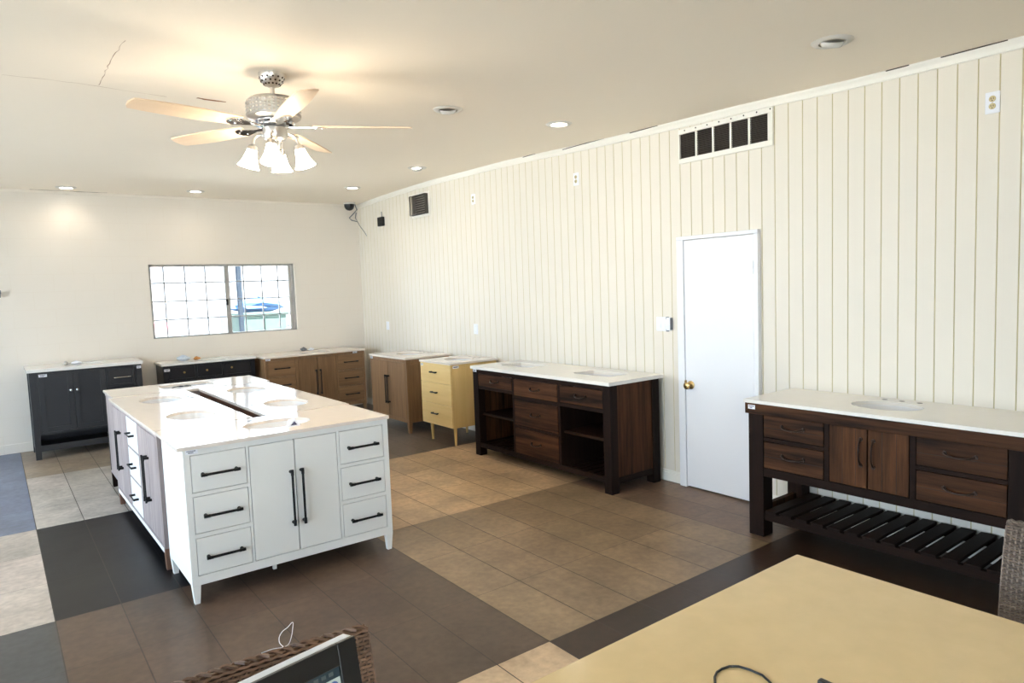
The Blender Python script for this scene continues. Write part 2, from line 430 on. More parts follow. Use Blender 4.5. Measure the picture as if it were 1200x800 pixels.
# window_1 in the back wall: two sliding sashes with muntins
b = MB(); fy0, fy1 = YB + .045, YB + .12; ft = .028
b.box(WX0, WX1, fy0, fy1, WZ1 - ft, WZ1); b.box(WX0, WX1, fy0, fy1, WZ0, WZ0 + ft * .7)
b.box(WX0, WX0 + ft, fy0, fy1, WZ0, WZ1); b.box(WX1 - ft, WX1, fy0, fy1, WZ0, WZ1)
W1 = struct(b.build('window_1', 'alu', None, bevel=.002))
xm = 2.515
b = MB(); b.box(xm - .028, xm + .028, YB + .04, YB + .075, WZ0 + .02, WZ1 - .02)
b.build('meeting_rail', 'alu', W1, bevel=.002)
b = MB(); b.box(WX1 - .075, WX1 - .035, YB + .05, YB + .09, WZ0 + .02, WZ1 - .02); b.build('sash_stile', 'alu', W1, bevel=.002)
for x0, x1, yy in ((WX0 + ft, xm - .02, YB + .06), (xm + .02, WX1 - ft, YB + .09)):
    b = MB(); n = 4 if x0 < 2 else 3
    offs = [.27, .68, 1.07] if x0 < 2 else [.32, .68]
    span = x1 - x0
    xs_ = ([x0 + span * t for t in (.165, .445, .725)] if x0 < 2 else [x0 + span * t for t in (.24, .52, .78)])
    for x in xs_: b.box(x - .007, x + .007, yy - .008, yy + .008, WZ0 + .015, WZ1 - .02)
    for t in (.25, .5, .75):
        z = WZ0 + (WZ1 - WZ0) * t; b.box(x0, x1, yy - .008, yy + .008, z - .007, z + .007)
    b.build('muntin_grid', 'muntin', W1)
    MB().box(x0, x1, yy - .002, yy + .002, WZ0 + .015, WZ1 - .02).build('pane', 'glass', W1)
b = MB(); b.box(xm - .03, xm - .005, YB + .02, YB + .04, 1.56, 1.64).cyl((xm - .018, YB + .02, 1.6), (xm - .018, YB + .005, 1.6), .008)
b.build('latch', 'black', W1, bevel=.002)

# crown mouldings, baseboards
def run_y(name, mat, prof, y0, y1, zfun):
    c = MB(); n = 26; rings = []
    for i in range(n + 1):
        yy = y0 + (y1 - y0) * i / n
        rings.append([c.bm.verts.new((XR - dx, yy, zfun(yy) - dz)) for dx, dz in prof])
    m = len(prof)
    for r0, r1 in zip(rings, rings[1:]):
        for k in range(m): c.bm.faces.new((r0[k], r0[(k + 1) % m], r1[(k + 1) % m], r1[k]))
    c.bm.faces.new(rings[0]); c.bm.faces.new(list(reversed(rings[-1])))
    return struct(c.build(name, mat))
run_y('trim_1', 'trim', [(0, -.01), (.030, -.01), (.030, .012), (.018, .03), (.012, .052), (0, .056)], YF, YB, ceil_z)
b = MB(); b.box(XL, XR - .03, YB - .02, YB, 2.917, 2.95); struct(b.build('trim_2', 'wall', None, bevel=.004))
for a, c in ((1.36, 1.68), (1.85, 1.98), (3.75, 4.05), (4.3, 4.9), (5.3, 5.5)):
    b = MB(); b.box(XR - .035, XR - .029, a, c, ceil_z((a + c) / 2) - .006, ceil_z((a + c) / 2) - .0005); g_ = b.build('ceiling_gap', 'gapline', CEIL)
b = MB(); b.box(XR - .014, XR, 3.578, YB, 0, .075).box(XR - .009, XR, 3.578, YB, .075, .095); struct(b.build('baseboard_right', 'trim', None, bevel=.003))
b = MB(); b.box(XR - .014, XR, YF, 2.848, 0, .075).box(XR - .009, XR, YF, 2.848, .075, .095); struct(b.build('baseboard_right_near', 'trim', None, bevel=.003))
b = MB(); b.box(XL, XR - .02, YB - .014, YB, 0, .105); struct(b.build('baseboard_back', 'block', None, bevel=.003))

# door_1
b = MB(); b.box(XR - .034, XR - .001, 2.888, 3.506, .012, 1.975)
D1 = struct(b.build('door_1', 'door', None, bevel=.003))
b = MB()
for a, c in ((2.848, 2.884), (3.510, 3.575)): b.box(XR - .042, XR, a, c, 0, 1.979)
b.box(XR - .042, XR, 2.848, 3.575, 1.979, 2.008)
struct(b.build('trim_3', 'door', None, bevel=.004))
k = MB()
rotx = Matrix.Rotation(-PI / 2, 3, 'Y')
k.lathe([(.033, 0), (.033, .006), (.022, .010), (.013, .014), (.012, .032), (.022, .038), (.029, .050), (.027, .062), (.014, .068), (.002, .069)], (XR - .034, 3.455, .835), 24, rotx)
k.build('knob', 'brass', D1, smooth=True)
b = MB(); b.box(XR - .05, XR - .033, 3.496, 3.507, .80, .87); b.build('strike_plate', 'brass', D1, bevel=.001)
for z in (1.735, .25):
    b = MB(); b.box(XR - .038, XR - .033, 2.889, 2.915, z - .05, z + .05).cyl((XR - .045, 2.887, z - .05), (XR - .045, 2.887, z + .05), .006)
    b.build('hinge', 'steel', D1)

# wall vents -------------------------------------------------
V = thing('return_air_vent', 'long cream-framed return vent with five dark louvre panels above the white door', 'vent', (XR, 3.145, 2.705))
b = MB(); x1 = 0
b.box(-.02, 0, -.407, .407, .095, .132).box(-.02, 0, -.407, .407, -.13, -.092).box(-.02, 0, -.407, -.368, -.092, .095).box(-.02, 0, .397, .407, -.092, .095)
b.build('frame', 'trim', V, bevel=.003)
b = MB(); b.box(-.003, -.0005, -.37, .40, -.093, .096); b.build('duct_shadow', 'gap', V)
cw = .1535
for i in range(5):
    y0 = -.366 + i * cw; b = MB()
    for j in range(14):
        z = -.088 + j * .0132
        b.hexa([(-.016, y0, z), (-.016, y0 + cw - .016, z), (-.004, y0 + cw - .016, z + .009), (-.004, y0, z + .009), (-.016, y0, z + .002), (-.016, y0 + cw - .016, z + .002), (-.004, y0 + cw - .016, z + .011), (-.004, y0, z + .011)])
    b.build('louver_panel', 'louver', V)
    if i < 4:
        b = MB(); b.box(-.018, -.002, y0 + cw - .016, y0 + cw, -.092, .095); b.build('mullion', 'trim', V)
for i in range(8): MB().cyl((-.021, -.39 + i * .105, .118), (-.0195, -.39 + i * .105, .118), .006, 8).build('screw', 'louver', V)
V = thing('supply_register', 'small dark square air register high on the panelled wall near the far corner', 'vent', (XR, 7.63, 2.732))
b = MB()
b.box(-.012, 0, -.22, .22, .122, .15).box(-.012, 0, -.22, .22, -.15, -.122).box(-.012, 0, -.22, -.195, -.122, .122).box(-.012, 0, .195, .22, -.122, .122)
b.build('frame', 'trim', V, bevel=.003)
b = MB(); b.box(-.06, -.001, .185, .195, -.122, .122).box(-.06, -.001, -.195, -.19, -.122, .122).box(-.06, -.001, -.195, .195, .117, .122).box(-.06, -.001, -.195, .195, -.122, -.117)
b.box(-.006, -.001, -.195, .195, -.122, .122); b.build('grille_box', 'dark_louver', V)
b = MB()
for j in range(8):
    z = -.105 + j * .028; b.hexa([(-.05, -.188, z), (-.05, .13, z), (-.01, .13, z + .012), (-.01, -.188, z + .012), (-.05, -.188, z + .003), (-.05, .13, z + .003), (-.01, .13, z + .015), (-.01, -.188, z + .015)])
b.build('slat', 'steel', V); b = MB(); b.box(-.055, -.002, .13, .185, -.117, .117); b.build('damper_plate', 'steel', V)

# outlets and plates ------------------------------------------
def outlet(y, z, label):
    t = thing('wall_outlet', label, 'outlet', (XR, y, z), 0., 'outlets high on the panelled wall')
    MB().box(-.007, 0, -.035, .035, -.0575, .0575).build('cover_plate', 'plate', t, bevel=.003)
    for s in (-1, 1):
        b = MB(); b.lathe([(.0165, .0), (.0165, .004), (.014, .005)], (-.006, 0, s * .0195), 18, rotx); r = b.build('receptacle', 'ivory', t)
        b = MB(); b.box(-.0122, -.0105, .004, .007, s * .0195 - .003, s * .0195 + .007).box(-.0122, -.0105, -.007, -.004, s * .0195 - .003, s * .0195 + .007).cyl((-.0122, 0, s * .0195 - .009), (-.0105, 0, s * .0195 - .009), .003, 8)
        b.build('slot', 'hole', r)
    MB().cyl((-.0085, 0, 0), (-.0065, 0, 0), .003, 8).build('screw', 'steel', t)
outlet(1.433, 2.562, 'white duplex outlet high on the panelled wall, nearest the camera, with ivory sockets')
outlet(4.755, 2.635, 'white duplex outlet high on the panelled wall between the long vent and the small register')
outlet(6.455, 2.660, 'white duplex outlet high on the panelled wall, just right of the small dark register')
for y, z, l in ((6.51, 1.197, 'blank white wall plate on the panelling above the yellow vanity'), (8.70, 1.187, 'blank white wall plate low on the panelling near the far corner')):
    t = thing('blank_wall_plate', l, 'wall plate', (XR, y, z), 0., 'blank plates on the panelled wall')
    MB().box(-.006, 0, -.038, .038, -.058, .058).build('cover_plate', 'plate', t, bevel=.003)
    for s in (-.03, .03): MB().cyl((-.0075, 0, s), (-.0055, 0, s), .003, 8).build('screw', 'steel', t)
t = thing('light_switch', 'white double rocker switch plate with a grey dimmer edge left of the white door', 'switch', (XR, 3.765, 1.312))
MB().box(-.007, 0, -.058, .058, -.058, .058).build('cover_plate', 'plate', t, bevel=.003)
for s in (-1, 1): MB().hexa([(-.012, s * .024 - .017, -.034), (-.012, s * .024 + .017, -.034), (-.006, s * .024 + .017, -.034), (-.006, s * .024 - .017, -.034), (-.008, s * .024 - .017, .034), (-.008, s * .024 + .017, .034), (-.006, s * .024 + .017, .034), (-.006, s * .024 - .017, .034)]).build('rocker', 'plate', t)
MB().box(-.028, 0, -.104, -.066, -.05, .055).build('dimmer_box', 'plate', t, bevel=.003)
MB().box(-.030, -.002, -.112, -.104, -.045, .052).build('dimmer_edge', 'grey_plastic', t)
for z in (-.05, .05): MB().box(-.02, 0, -.072, -.056, z - .01, z + .01).build('clip', 'grey_plastic', t)

# speaker/box, dome camera, loose cable in the far corner
t = thing('wall_speaker', 'small black box with a short antenna on the panelled wall in the far corner', 'speaker', (XR, 8.71, 2.63))
MB().box(-.045, 0, -.07, .07, -.062, .062).build('body', 'black_plastic', t, bevel=.006)
MB().cyl((-.03, -.045, .06), (-.03, -.045, .13), .006, 8).build('antenna', 'grey_plastic', t)
MB().box(-.049, -.044, -.055, .055, -.05, .05).build('speaker_grille', 'black', t)
t = thing('dome_camera', 'black dome security camera on the ceiling in the far corner', 'camera', (4.20, 9.30, ceil_z(9.30)))
MB().lathe([(.085, -.001), (.085, -.02), (.078, -.025)], (0, 0, 0), 24).build('base_ring', 'trim_ring', t, smooth=True)
MB().lathe([(.074, -.024), (.07, -.06), (.055, -.09), (.03, -.108), (.004, -.114)], (0, 0, 0), 24).build('dome', 'black_plastic', t, smooth=True)
b = MB(); zc = ceil_z(9.4)
b.tube([(4.33, 9.40, zc + .004), (4.36, 9.40, zc - .08), (4.31, 9.42, zc - .14), (4.25, 9.43, zc - .20), (4.29, 9.44, zc - .23), (4.37, 9.42, zc - .25), (4.34, 9.42, zc - .20), (4.35, 9.41, zc - .12)], .008, 6)
b.tube([(4.37, 9.42, zc - .25), (4.395, 9.38, zc - .33), (4.408, 9.30, zc - .40), (4.410, 9.22, zc - .47)], .005, 6)
tag(b.build('loose_cable', 'grey_plastic', None, smooth=True), 'tangle of loose cable hanging below the dome camera in the far corner', 'cable')

# ------------------------------------------------------------------ recessed lights
def downlight(x, y, lit, label, tilt=False):
    z = ceil_z(y); t = thing('recessed_downlight', label, 'ceiling light', (x, y, z + .0004), 0., 'recessed ceiling lights')
    MB().lathe([(.064, -.002), (.066, -.011), (.094, -.009), (.104, -.0005)], (0, 0, 0), 32, cap=False).lathe([(.104, -.0005), (.064, -.0005), (.064, -.002)], (0, 0, 0), 32, cap=False).build('trim_ring', 'trim_ring', t, smooth=True)
    if tilt:
        rm = Matrix.Rotation(math.radians(24), 3, Vector((.795, -.605, 0)))
        MB().lathe([(.058, 0), (.056, -.012), (.05, -.024), (.043, -.028), (.041, -.020)], (0, 0, -.001), 28, rm, cap=False).build('eyeball', 'lens_off', t, smooth=True)
        MB().lathe([(.041, -.020), (.02, -.019), (.001, -.019)], (0, 0, -.001), 28, rm, cap=False).build('lamp', 'lens_on' if lit == 2 else 'hole' if not lit else 'lens_off', t, smooth=True)
    else:
        MB().lathe([(.062, -.003), (.04, -.007), (.001, -.009)], (0, 0, 0), 28, cap=False).build('lens', 'lens_on' if lit else 'lens_off', t, smooth=True)
    if lit:
        l = bpy.data.lights.new('recessed_lamp', 'SPOT'); l.energy = DL; l.color = (1, .84, .62); l.spot_size = math.radians(150); l.spot_blend = 1.; l.shadow_soft_size = .06
        o = bpy.data.objects.new('recessed_lamp', l); COL.objects.link(o); o.parent = t; o.location = (0, 0, -.05)
DL = 6.
downlight(3.585, 1.890, 0, 'unlit tilted eyeball ceiling light nearest the camera, above the panelled wall', True)
downlight(2.660, 4.165, 0, 'unlit ceiling light between the fan and the lit one near the vent', True)
downlight(3.645, 4.110, 1, 'bright lit ceiling light nearest the long return vent')
downlight(3.79, 6.60, 2, 'half-lit tilted ceiling light in front of the small dark register', True)
downlight(3.74, 8.16, 1, 'lit ceiling light nearest the dome camera in the far corner')
downlight(2.09, 9.02, 1, 'lit ceiling light at the far end above the window')
downlight(.775, 9.19, 1, 'lit ceiling light at the far end, leftmost, above the charcoal vanity')

# ------------------------------------------------------------------ ceiling fan
FX, FY = 1.37, 3.983; FZ = ceil_z(FY)
F = thing('ceiling_fan', 'brushed nickel ceiling fan with five pale blades and a cluster of lit glass shades', 'ceiling fan', (FX, FY, 0))
MB().lathe([(.071, FZ - .001), (.070, FZ - .022), (.060, FZ - .046), (.042, FZ - .066), (.022, FZ - .078), (.018, FZ - .080)], seg=32).build('canopy', 'steel', F, smooth=True)
b = MB()
for row, (r, dz) in enumerate(((.0685, .030), (.060, .048), (.046, .064))):
    for i in range(14):
        a = 2 * PI * (i + .5 * row) / 14; c = Vector((r * math.cos(a), r * math.sin(a), FZ - dz))
        n = Vector((math.cos(a), math.sin(a), -.7 - .4 * row)).normalized()
        b.cyl(c - n * .001, c + n * .0012, .0058, 8)
b.build('canopy_vent_hole', 'bronze', F)
MB().cyl((0, 0, FZ - .08), (0, 0, 2.775), .013).build('downrod', 'steel', F)
MB().lathe([(.02, 2.79), (.05, 2.782), (.13, 2.772), (.147, 2.755), (.149, 2.70), (.147, 2.668), (.125, 2.656), (.03, 2.652)], seg=40).build('motor_housing', 'steel', F, smooth=True)
b = MB()
for i in range(40):
    a = 2 * PI * i / 40
    for zc in (2.685, 2.705, 2.725, 2.745):
        rm = Matrix.Rotation(a, 3, 'Z'); p = [rm @ Vector(q) for q in ((.1485, -.006, zc - .004), (.1485, .006, zc - .004), (.1505, .006, zc - .004), (.1505, -.006, zc - .004), (.1485, -.006, zc + .004), (.1485, .006, zc + .004), (.1505, .006, zc + .004), (.1505, -.006, zc + .004))]
        b.hexa(p)
b.build('vent_grille', 'chrome', F)
MB().lathe([(.03, 2.656), (.105, 2.65), (.115, 2.64), (.105, 2.628), (.06, 2.622)], seg=36).build('flywheel', 'chrome', F, smooth=True)
BZ = 2.625
for i in range(5):
    a = math.radians(-25 + 72 * i)
    rm = Matrix.Rotation(a, 4, 'Z') @ Matrix.Translation((0, 0, BZ)) @ Matrix.Rotation(math.radians(11), 4, 'X')
    b = MB()
    # blade: long rounded plank
    pts = []
    for k in range(13):
        u = k / 12; x = .21 + .53 * u; w = .052 + .016 * math.sin(PI * min(1, u * .9)); pts.append((x, w))
    outl = [(x, w) for x, w in pts] + [(.762, .055), (.775, .030), (.779, 0), (.775, -.030), (.762, -.055)] + [(x, -w) for x, w in reversed(pts)]
    top = [b.bm.verts.new((x, y, .0035)) for x, y in outl]; bot = [b.bm.verts.new((x, y, -.0035)) for x, y in outl]
    b.bm.faces.new(top); b.bm.faces.new(list(reversed(bot)))
    for q in range(len(outl)):
        r = (q + 1) % len(outl); b.bm.faces.new((top[r], top[q], bot[q], bot[r]))
    bl = b.build('blade', 'blade', F); bl.matrix_local = rm
    b = MB()
    o2 = [(.08, .018), (.14, .014), (.19, .030), (.235, .045), (.27, .030), (.285, 0), (.27, -.030), (.235, -.045), (.19, -.030), (.14, -.014), (.08, -.018)]
    top = [b.bm.verts.new((x, y, -.005)) for x, y in o2]; bot = [b.bm.verts.new((x, y, -.010)) for x, y in o2]
    b.bm.faces.new(top); b.bm.faces.new(list(reversed(bot)))
    for q in range(len(o2)):
        r = (q + 1) % len(o2); b.bm.faces.new((top[r], top[q], bot[q], bot[r]))
    for sx, sy in ((.225, .025), (.225, -.025), (.262, 0)): b.cyl((sx, sy, -.014), (sx, sy, -.009), .005, 8)
    ir = b.build('blade_iron', 'chrome', F); ir.matrix_local = rm
MB().lathe([(.05, 2.625), (.066, 2.612), (.068, 2.57), (.060, 2.552), (.03, 2.540), (.022, 2.50), (.012, 2.47), (.004, 2.462)], seg=28).build('switch_housing', 'steel', F, smooth=True)
for i in range(4):
    a = math.radians(-37 + 8 + 90 * i); d = Vector((math.cos(a), math.sin(a), 0))
    P = lambda r, z: tuple(d * r + Vector((0, 0, z)))
    MB().tube([P(.045, 2.545), P(.058, 2.565), P(.078, 2.578), P(.098, 2.574), P(.114, 2.556), P(.122, 2.530), P(.124, 2.512)], .0065, 8).build('lamp_arm', 'steel', F, smooth=True)
    c = Vector(P(.124, 0)); tm = Matrix.Rotation(math.radians(16), 3, Vector((d.y, -d.x, 0)))
    top = c + Vector((0, 0, 2.515))
    MB().lathe([(.010, .006), (.024, .0), (.030, -.018), (.031, -.026)], top, 20, tm).build('shade_fitter', 'steel', F, smooth=True)
    g = MB().lathe([(.026, -.022), (.032, -.05), (.041, -.085), (.056, -.118), (.060, -.124), (.057, -.122), (.038, -.085), (.029, -.05), (.023, -.024)], top, 24, tm, cap=False).build('glass_shade', 'shade', F, smooth=True)
    MB().lathe([(.006, -.04), (.014, -.055), (.022, -.080), (.022, -.10), (.014, -.116), (.003, -.122)], top, 16, tm).build('bulb', 'bulb', F, smooth=True)
for s, L in ((-1, .16), (1, .13)):
    b = MB(); b.tube([(s * .03, -.02, 2.545), (s * .031, -.021, 2.545 - L)], .0015, 6).lathe([(.002, 0), (.006, -.008), (.005, -.02), (.001, -.026)], (s * .031, -.021, 2.545 - L), 10)
    b.build('pull_chain', 'chrome', F)

# ------------------------------------------------------------------ vanity helpers (x right, y deep, z up; y=0 is the front face)
def frame_cells(b, x0, x1, z0, z1, opens, y0, y1):
    """a face frame: the rectangle minus the openings"""
    xs = sorted({x0, x1} | {v for o in opens for v in o[:2]}); zs = sorted({z0, z1} | {v for o in opens for v in o[2:]})
    for za, zb in zip(zs, zs[1:]):
        run = None
        for xa, xb in list(zip(xs, xs[1:])) + [(None, None)]:
            solid = xa is not None and not any(o[0] <= (xa + xb) / 2 <= o[1] and o[2] <= (za + zb) / 2 <= o[3] for o in opens)
            if solid: run = (run[0], xb) if run else (xa, xb)
            elif run: b.box(run[0], run[1], y0, y1, za, zb); run = None

def carcass(root, W, D, z0, z1, opens, mat, gap='gap', t=.02, liner=True):
    b = MB(); frame_cells(b, 0, W, z0, z1, opens, 0, .02)
    b.box(0, t, .02, D, z0, z1).box(W - t, W, .02, D, z0, z1).box(t, W - t, .02, D, z0, z0 + t).box(t, W - t, D - t, D, z0 + t, z1)
    o = b.build('cabinet_body', mat, root)
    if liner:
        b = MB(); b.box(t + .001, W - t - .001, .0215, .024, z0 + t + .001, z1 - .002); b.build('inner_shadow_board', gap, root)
    return o

def countertop(root, x0, x1, y0, y1, z0, z1, sinks=(), mat='quartz', holes=True):
    bm = bmesh.new(); loops = []
    def ring(pts):
        vs = [bm.verts.new((x, y, z1)) for x, y in pts]
        es = [bm.edges.new((vs[i], vs[(i + 1) % len(vs)])) for i in range(len(vs))]
        return es
    es = ring([(x0, y0), (x1, y0), (x1, y1), (x0, y1)])
    outl = []
    for (cx, cy, a, bb, shape) in sinks:
        if shape == 'oval': pts = [(cx + a * math.cos(2 * PI * k / 40), cy + bb * math.sin(2 * PI * k / 40)) for k in range(40)]
        else:
            pts = []; r = .02
            for sx, sy, a0 in ((1, 1, 0), (-1, 1, 90), (-1, -1, 180), (1, -1, 270)):
                for k in range(5):
                    an = math.radians(a0 + 22.5 * k); pts.append((cx + sx * (a - r) + r * math.cos(an), cy + sy * (bb - r) + r * math.sin(an)))
        outl.append(pts); es += ring(pts)
    bmesh.ops.triangle_fill(bm, use_beauty=True, use_dissolve=False, edges=es)
    # drop faces that fell inside a sink opening
    for (cx, cy, a, bb, shape) in sinks:
        for f in list(bm.faces):
            c = f.calc_center_median(); u, v = (c.x - cx) / a, (c.y - cy) / bb
            inside = (u * u + v * v < .985) if shape == 'oval' else (abs(u) < .985 and abs(v) < .985)
            if inside: bm.faces.remove(f)
    ret = bmesh.ops.extrude_face_region(bm, geom=bm.faces[:])
    bmesh.ops.translate(bm, verts=[v for v in ret['geom'] if isinstance(v, bmesh.types.BMVert)], vec=(0, 0, z0 - z1))
    m = MB(); m.bm.free(); m.bm = bm
    ct = m.build('countertop', mat, root)
    for (cx, cy, a, bb, shape), pts in zip(sinks, outl):
        b = MB(); prof = [(1.04, 0), (1.0, -.001), (.985, -.03), (.93, -.075), (.78, -.115), (.5, -.135), (.1, -.142)] if shape == 'oval' else [(1.06, 0), (1.0, -.001), (.99, -.09), (.95, -.12), (.6, -.13), (.1, -.134)]
        rings = []
        for s, dz in prof: rings.append([b.bm.verts.new((cx + (x - cx) * s, cy + (y - cy) * s, z0 + dz)) for x, y in pts])
        for p_, q_ in zip(rings, rings[1:]):
            for i in range(len(pts)):
                j = (i + 1) % len(pts); b.bm.faces.new((p_[i], p_[j], q_[j], q_[i]))
        b.bm.faces.new(rings[-1])
        sk = b.build('sink_basin', 'porcelain', root, smooth=True)
        MB().lathe([(.022, -.1385 if shape == 'oval' else -.131), (.02, -.134 if shape == 'oval' else -.127)], (cx, cy, z0), 18).build('drain', 'chrome', sk, smooth=True)
        if holes:
            for s in (-1, 0, 1):
                MB().cyl((cx + s * .10, cy + bb + .055, z1 - .004), (cx + s * .10, cy + bb + .055, z1 + .0006), .016, 16).build('faucet_hole', 'hole', ct)
    return ct

def bar_pull(parent, cx, cz, L, yf, vert=False, mat='black', r=.0072, out=.032, block=.0095):
    """round bar with two end posts; yf is the face it stands on"""
    h = L / 2; e = (lambda s: (cx, cz + s * h)) if vert else (lambda s: (cx + s * h, cz))
    b = MB()
    (xa, za), (xb, zb) = e(-1), e(1)
    b.cyl((xa, yf - out, za), (xb, yf - out, zb), r, 10)
    for s in (-1, 1):
        x, z = e(s * (1 - .012 / h)); b.cyl((x, yf, z), (x, yf - out - .002, z), block, 10)
        x2, z2 = e(s * 1.02); x3, z3 = e(s * (1 - .03 / h)); b.cyl((x3, yf - out, z3), (x2, yf - out, z2), r * 1.25, 10)
    return b.build('handle', mat, parent, smooth=True)

def cup_pull(parent, cx, cz, L, yf, vert=False, mat='bronze'):
    """rustic curved pull"""
    pts = []
    for k in range(11):
        u = -1 + 2 * k / 10; d = .028 * (1 - abs(u) ** 3); sag = -.012 * (1 - u * u)
        pts.append((cx + (0 if vert else u * L / 2), yf - .004 - d, cz + (u * L / 2 if vert else sag)))
    b = MB(); b.tube(pts, .0055, 8)
    for u in (-1, 1):
        x, z = (cx, cz + u * L / 2) if vert else (cx + u * L / 2, cz)
        b.cyl((x, yf, z), (x, yf - .008, z), .011, 10)
    return b.build('handle', mat, parent, smooth=True)

def slab(root, name, x0, x1, z0, z1, mat, yf=0., t=.019, g=.0035, bevel=.001):
    return MB().box(x0 + g, x1 - g, yf, yf + t, z0 + g, z1 - g).build(name, mat, root, bevel=bevel)

def shaker(root, name, x0, x1, z0, z1, mat, w=.05, yf=0., g=.0025):
    b = MB(); x0 += g; x1 -= g; z0 += g; z1 -= g
    b.box(x0, x0 + w, yf, yf + .019, z0, z1).box(x1 - w, x1, yf, yf + .019, z0, z1).box(x0 + w, x1 - w, yf, yf + .019, z0, z0 + w).box(x0 + w, x1 - w, yf, yf + .019, z1 - w, z1)
    b.box(x0 + w, x1 - w, yf + .009, yf + .017, z0 + w, z1 - w)
    return b.build(name, mat, root, bevel=.0012)

def price_tag(root, x, z, yf, w=.06, h=.026, side=False):
    b = MB(); b.box(x, x + w, yf - .0012, yf - .0002, z, z + h); t = b.build('price_tag', 'tag', root); t['label'] = 'small white price tag'
    b = MB(); rr = random.Random(int(x * 1000) + 3)
    for row, (zz, hh) in enumerate(((.60, .22), (.22, .22))):
        xx = x + .10 * w + (.12 * w if row else 0)
        while xx < x + (.9 - .2 * row) * w - .004:
            ww = rr.uniform(.0022, .004); b.box(xx, xx + ww, yf - .0017, yf - .0011, z + zz * h, z + (zz + hh) * h); xx += ww + .0013
    b.build('printed_lines', 'ink', t)

R90 = -PI / 2
# ------------------------------------------------------------------ 1 white double-door vanity
t = thing('bathroom_vanity', 'white vanity with six drawers and two doors at the near end of the island', 'vanity', (.755, 3.944, 0))
W, D = 1.205, .585
op = [(.033, .325, .614, .822), (.033, .325, .387, .594), (.033, .325, .155, .365), (.338, .860, .155, .822), (.875, 1.170, .614, .822), (.875, 1.170, .387, .594), (.875, 1.170, .155, .365)]
carcass(t, W, D, .105, .855, op, 'white')
for o in op[:3] + op[4:]:
    d = slab(t, 'drawer', *o, 'white'); bar_pull(d, (o[0] + o[1]) / 2 , (o[2] + o[3]) / 2 - .006, .20, 0)
for a, c, hx in ((.338, .599, .568), (.599, .860, .630)):
    d = slab(t, 'door', a, c, .155, .822, 'white'); bar_pull(d, hx, .483, .325, 0, True)
for x in (.022, W - .022):
    for y in (.022, D - .022): MB().taper(x, y, .028, 0, .044, .105).build('leg', 'white', t, bevel=.002)
countertop(t, -.029, 1.212, -.014, .606, .855, .875, [(.602, .296, .205, .155, 'oval')])
price_tag(t, .013, .829, 0, .062, .024)
b = MB(); b.box(.45, .47, .05, .07, .06, .105); b.build('levelling_foot', 'white', t)

# ------------------------------------------------------------------ 2,3,4 grey wood vanities behind it
def grey_vanity(loc, rz, label, drop=None):
    t = thing('bathroom_vanity', label, 'vanity', loc, rz)
    W, D = 1.82, .56
    dz = [(.605, .825), (.380, .595), (.150, .370)]
    doors = [(.035, .355), (.355, .675), (1.145, 1.465), (1.465, 1.785)]
    op = [(.035, .675, .15, .825), (1.145, 1.785, .15, .825)] + [(.695, 1.125, a, c) for a, c in dz]
    carcass(t, W, D, .135, .855, op, 'grey_z')
    MB().box(.03, W - .03, -.001, .02, .106, .135).build('bottom_rail', 'white_front', t)
    for a, c in dz:
        d = slab(t, 'drawer', .695, 1.125, a, c, 'white_front'); bar_pull(d, .91, (a + c) / 2, .17, 0, r=.0048, block=.008); d['label'] = 'white drawer front'
    for i, (a, c) in enumerate(doors):
        d = slab(t, 'door', a, c, .15, .825, 'grey_z'); hx = c - .03 if i % 2 == 0 else a + .03
        bar_pull(d, hx, .51, .30, 0, True, r=.0048, block=.009)
    for x in (.022, W - .022):
        for y in (.022, D - .022): MB().taper(x, y, .036, 0, .044, .135).build('leg', 'walnut_z', t, bevel=.002)
    MB().box(.0, W, D, D + .004, .135, .85).build('back_panel', 'walnut_z', t)
    countertop(t, -.012, W + .012, -.016, .568, .855, .875, [(.42, .29, .21, .15, 'oval'), (1.40, .29, .21, .15, 'oval')])
    return t
grey_vanity((.724, 6.402, 0), R90 + math.radians(.5), 'grey-washed wood vanity with white centre drawers along the left flank of the island')
grey_vanity((1.965, 4.585, 0), PI / 2, 'grey-washed wood double-sink vanity along the right flank of the island, right of the slot')
t = thing('bathroom_vanity', 'grey-washed wood single-sink vanity closing the far end of the island', 'vanity', (2.005, 7.06, 0), PI)
W, D = 1.25, .60
op = [(.035, .40, .15, .825), (.42, .83, .15, .825), (.85, 1.215, .15, .825)]
carcass(t, W, D, .135, .855, op, 'grey_z')
for i, o in enumerate(op):
    d = slab(t, 'door', *o, 'grey_z'); bar_pull(d, o[1] - .03 if i != 2 else o[0] + .03, .51, .30, 0, True)
for x in (.022, W - .022):
    for y in (.022, D - .022): MB().taper(x, y, .036, 0, .044, .135).build('leg', 'dark_z', t, bevel=.002)
MB().box(W - .001, W + .004, .03, .045, .16, .83).build('side_seam', 'gap', t)
countertop(t, -.015, W + .012, -.016, .612, .855, .875, [(.63, .26, .215, .14, 'rect')])

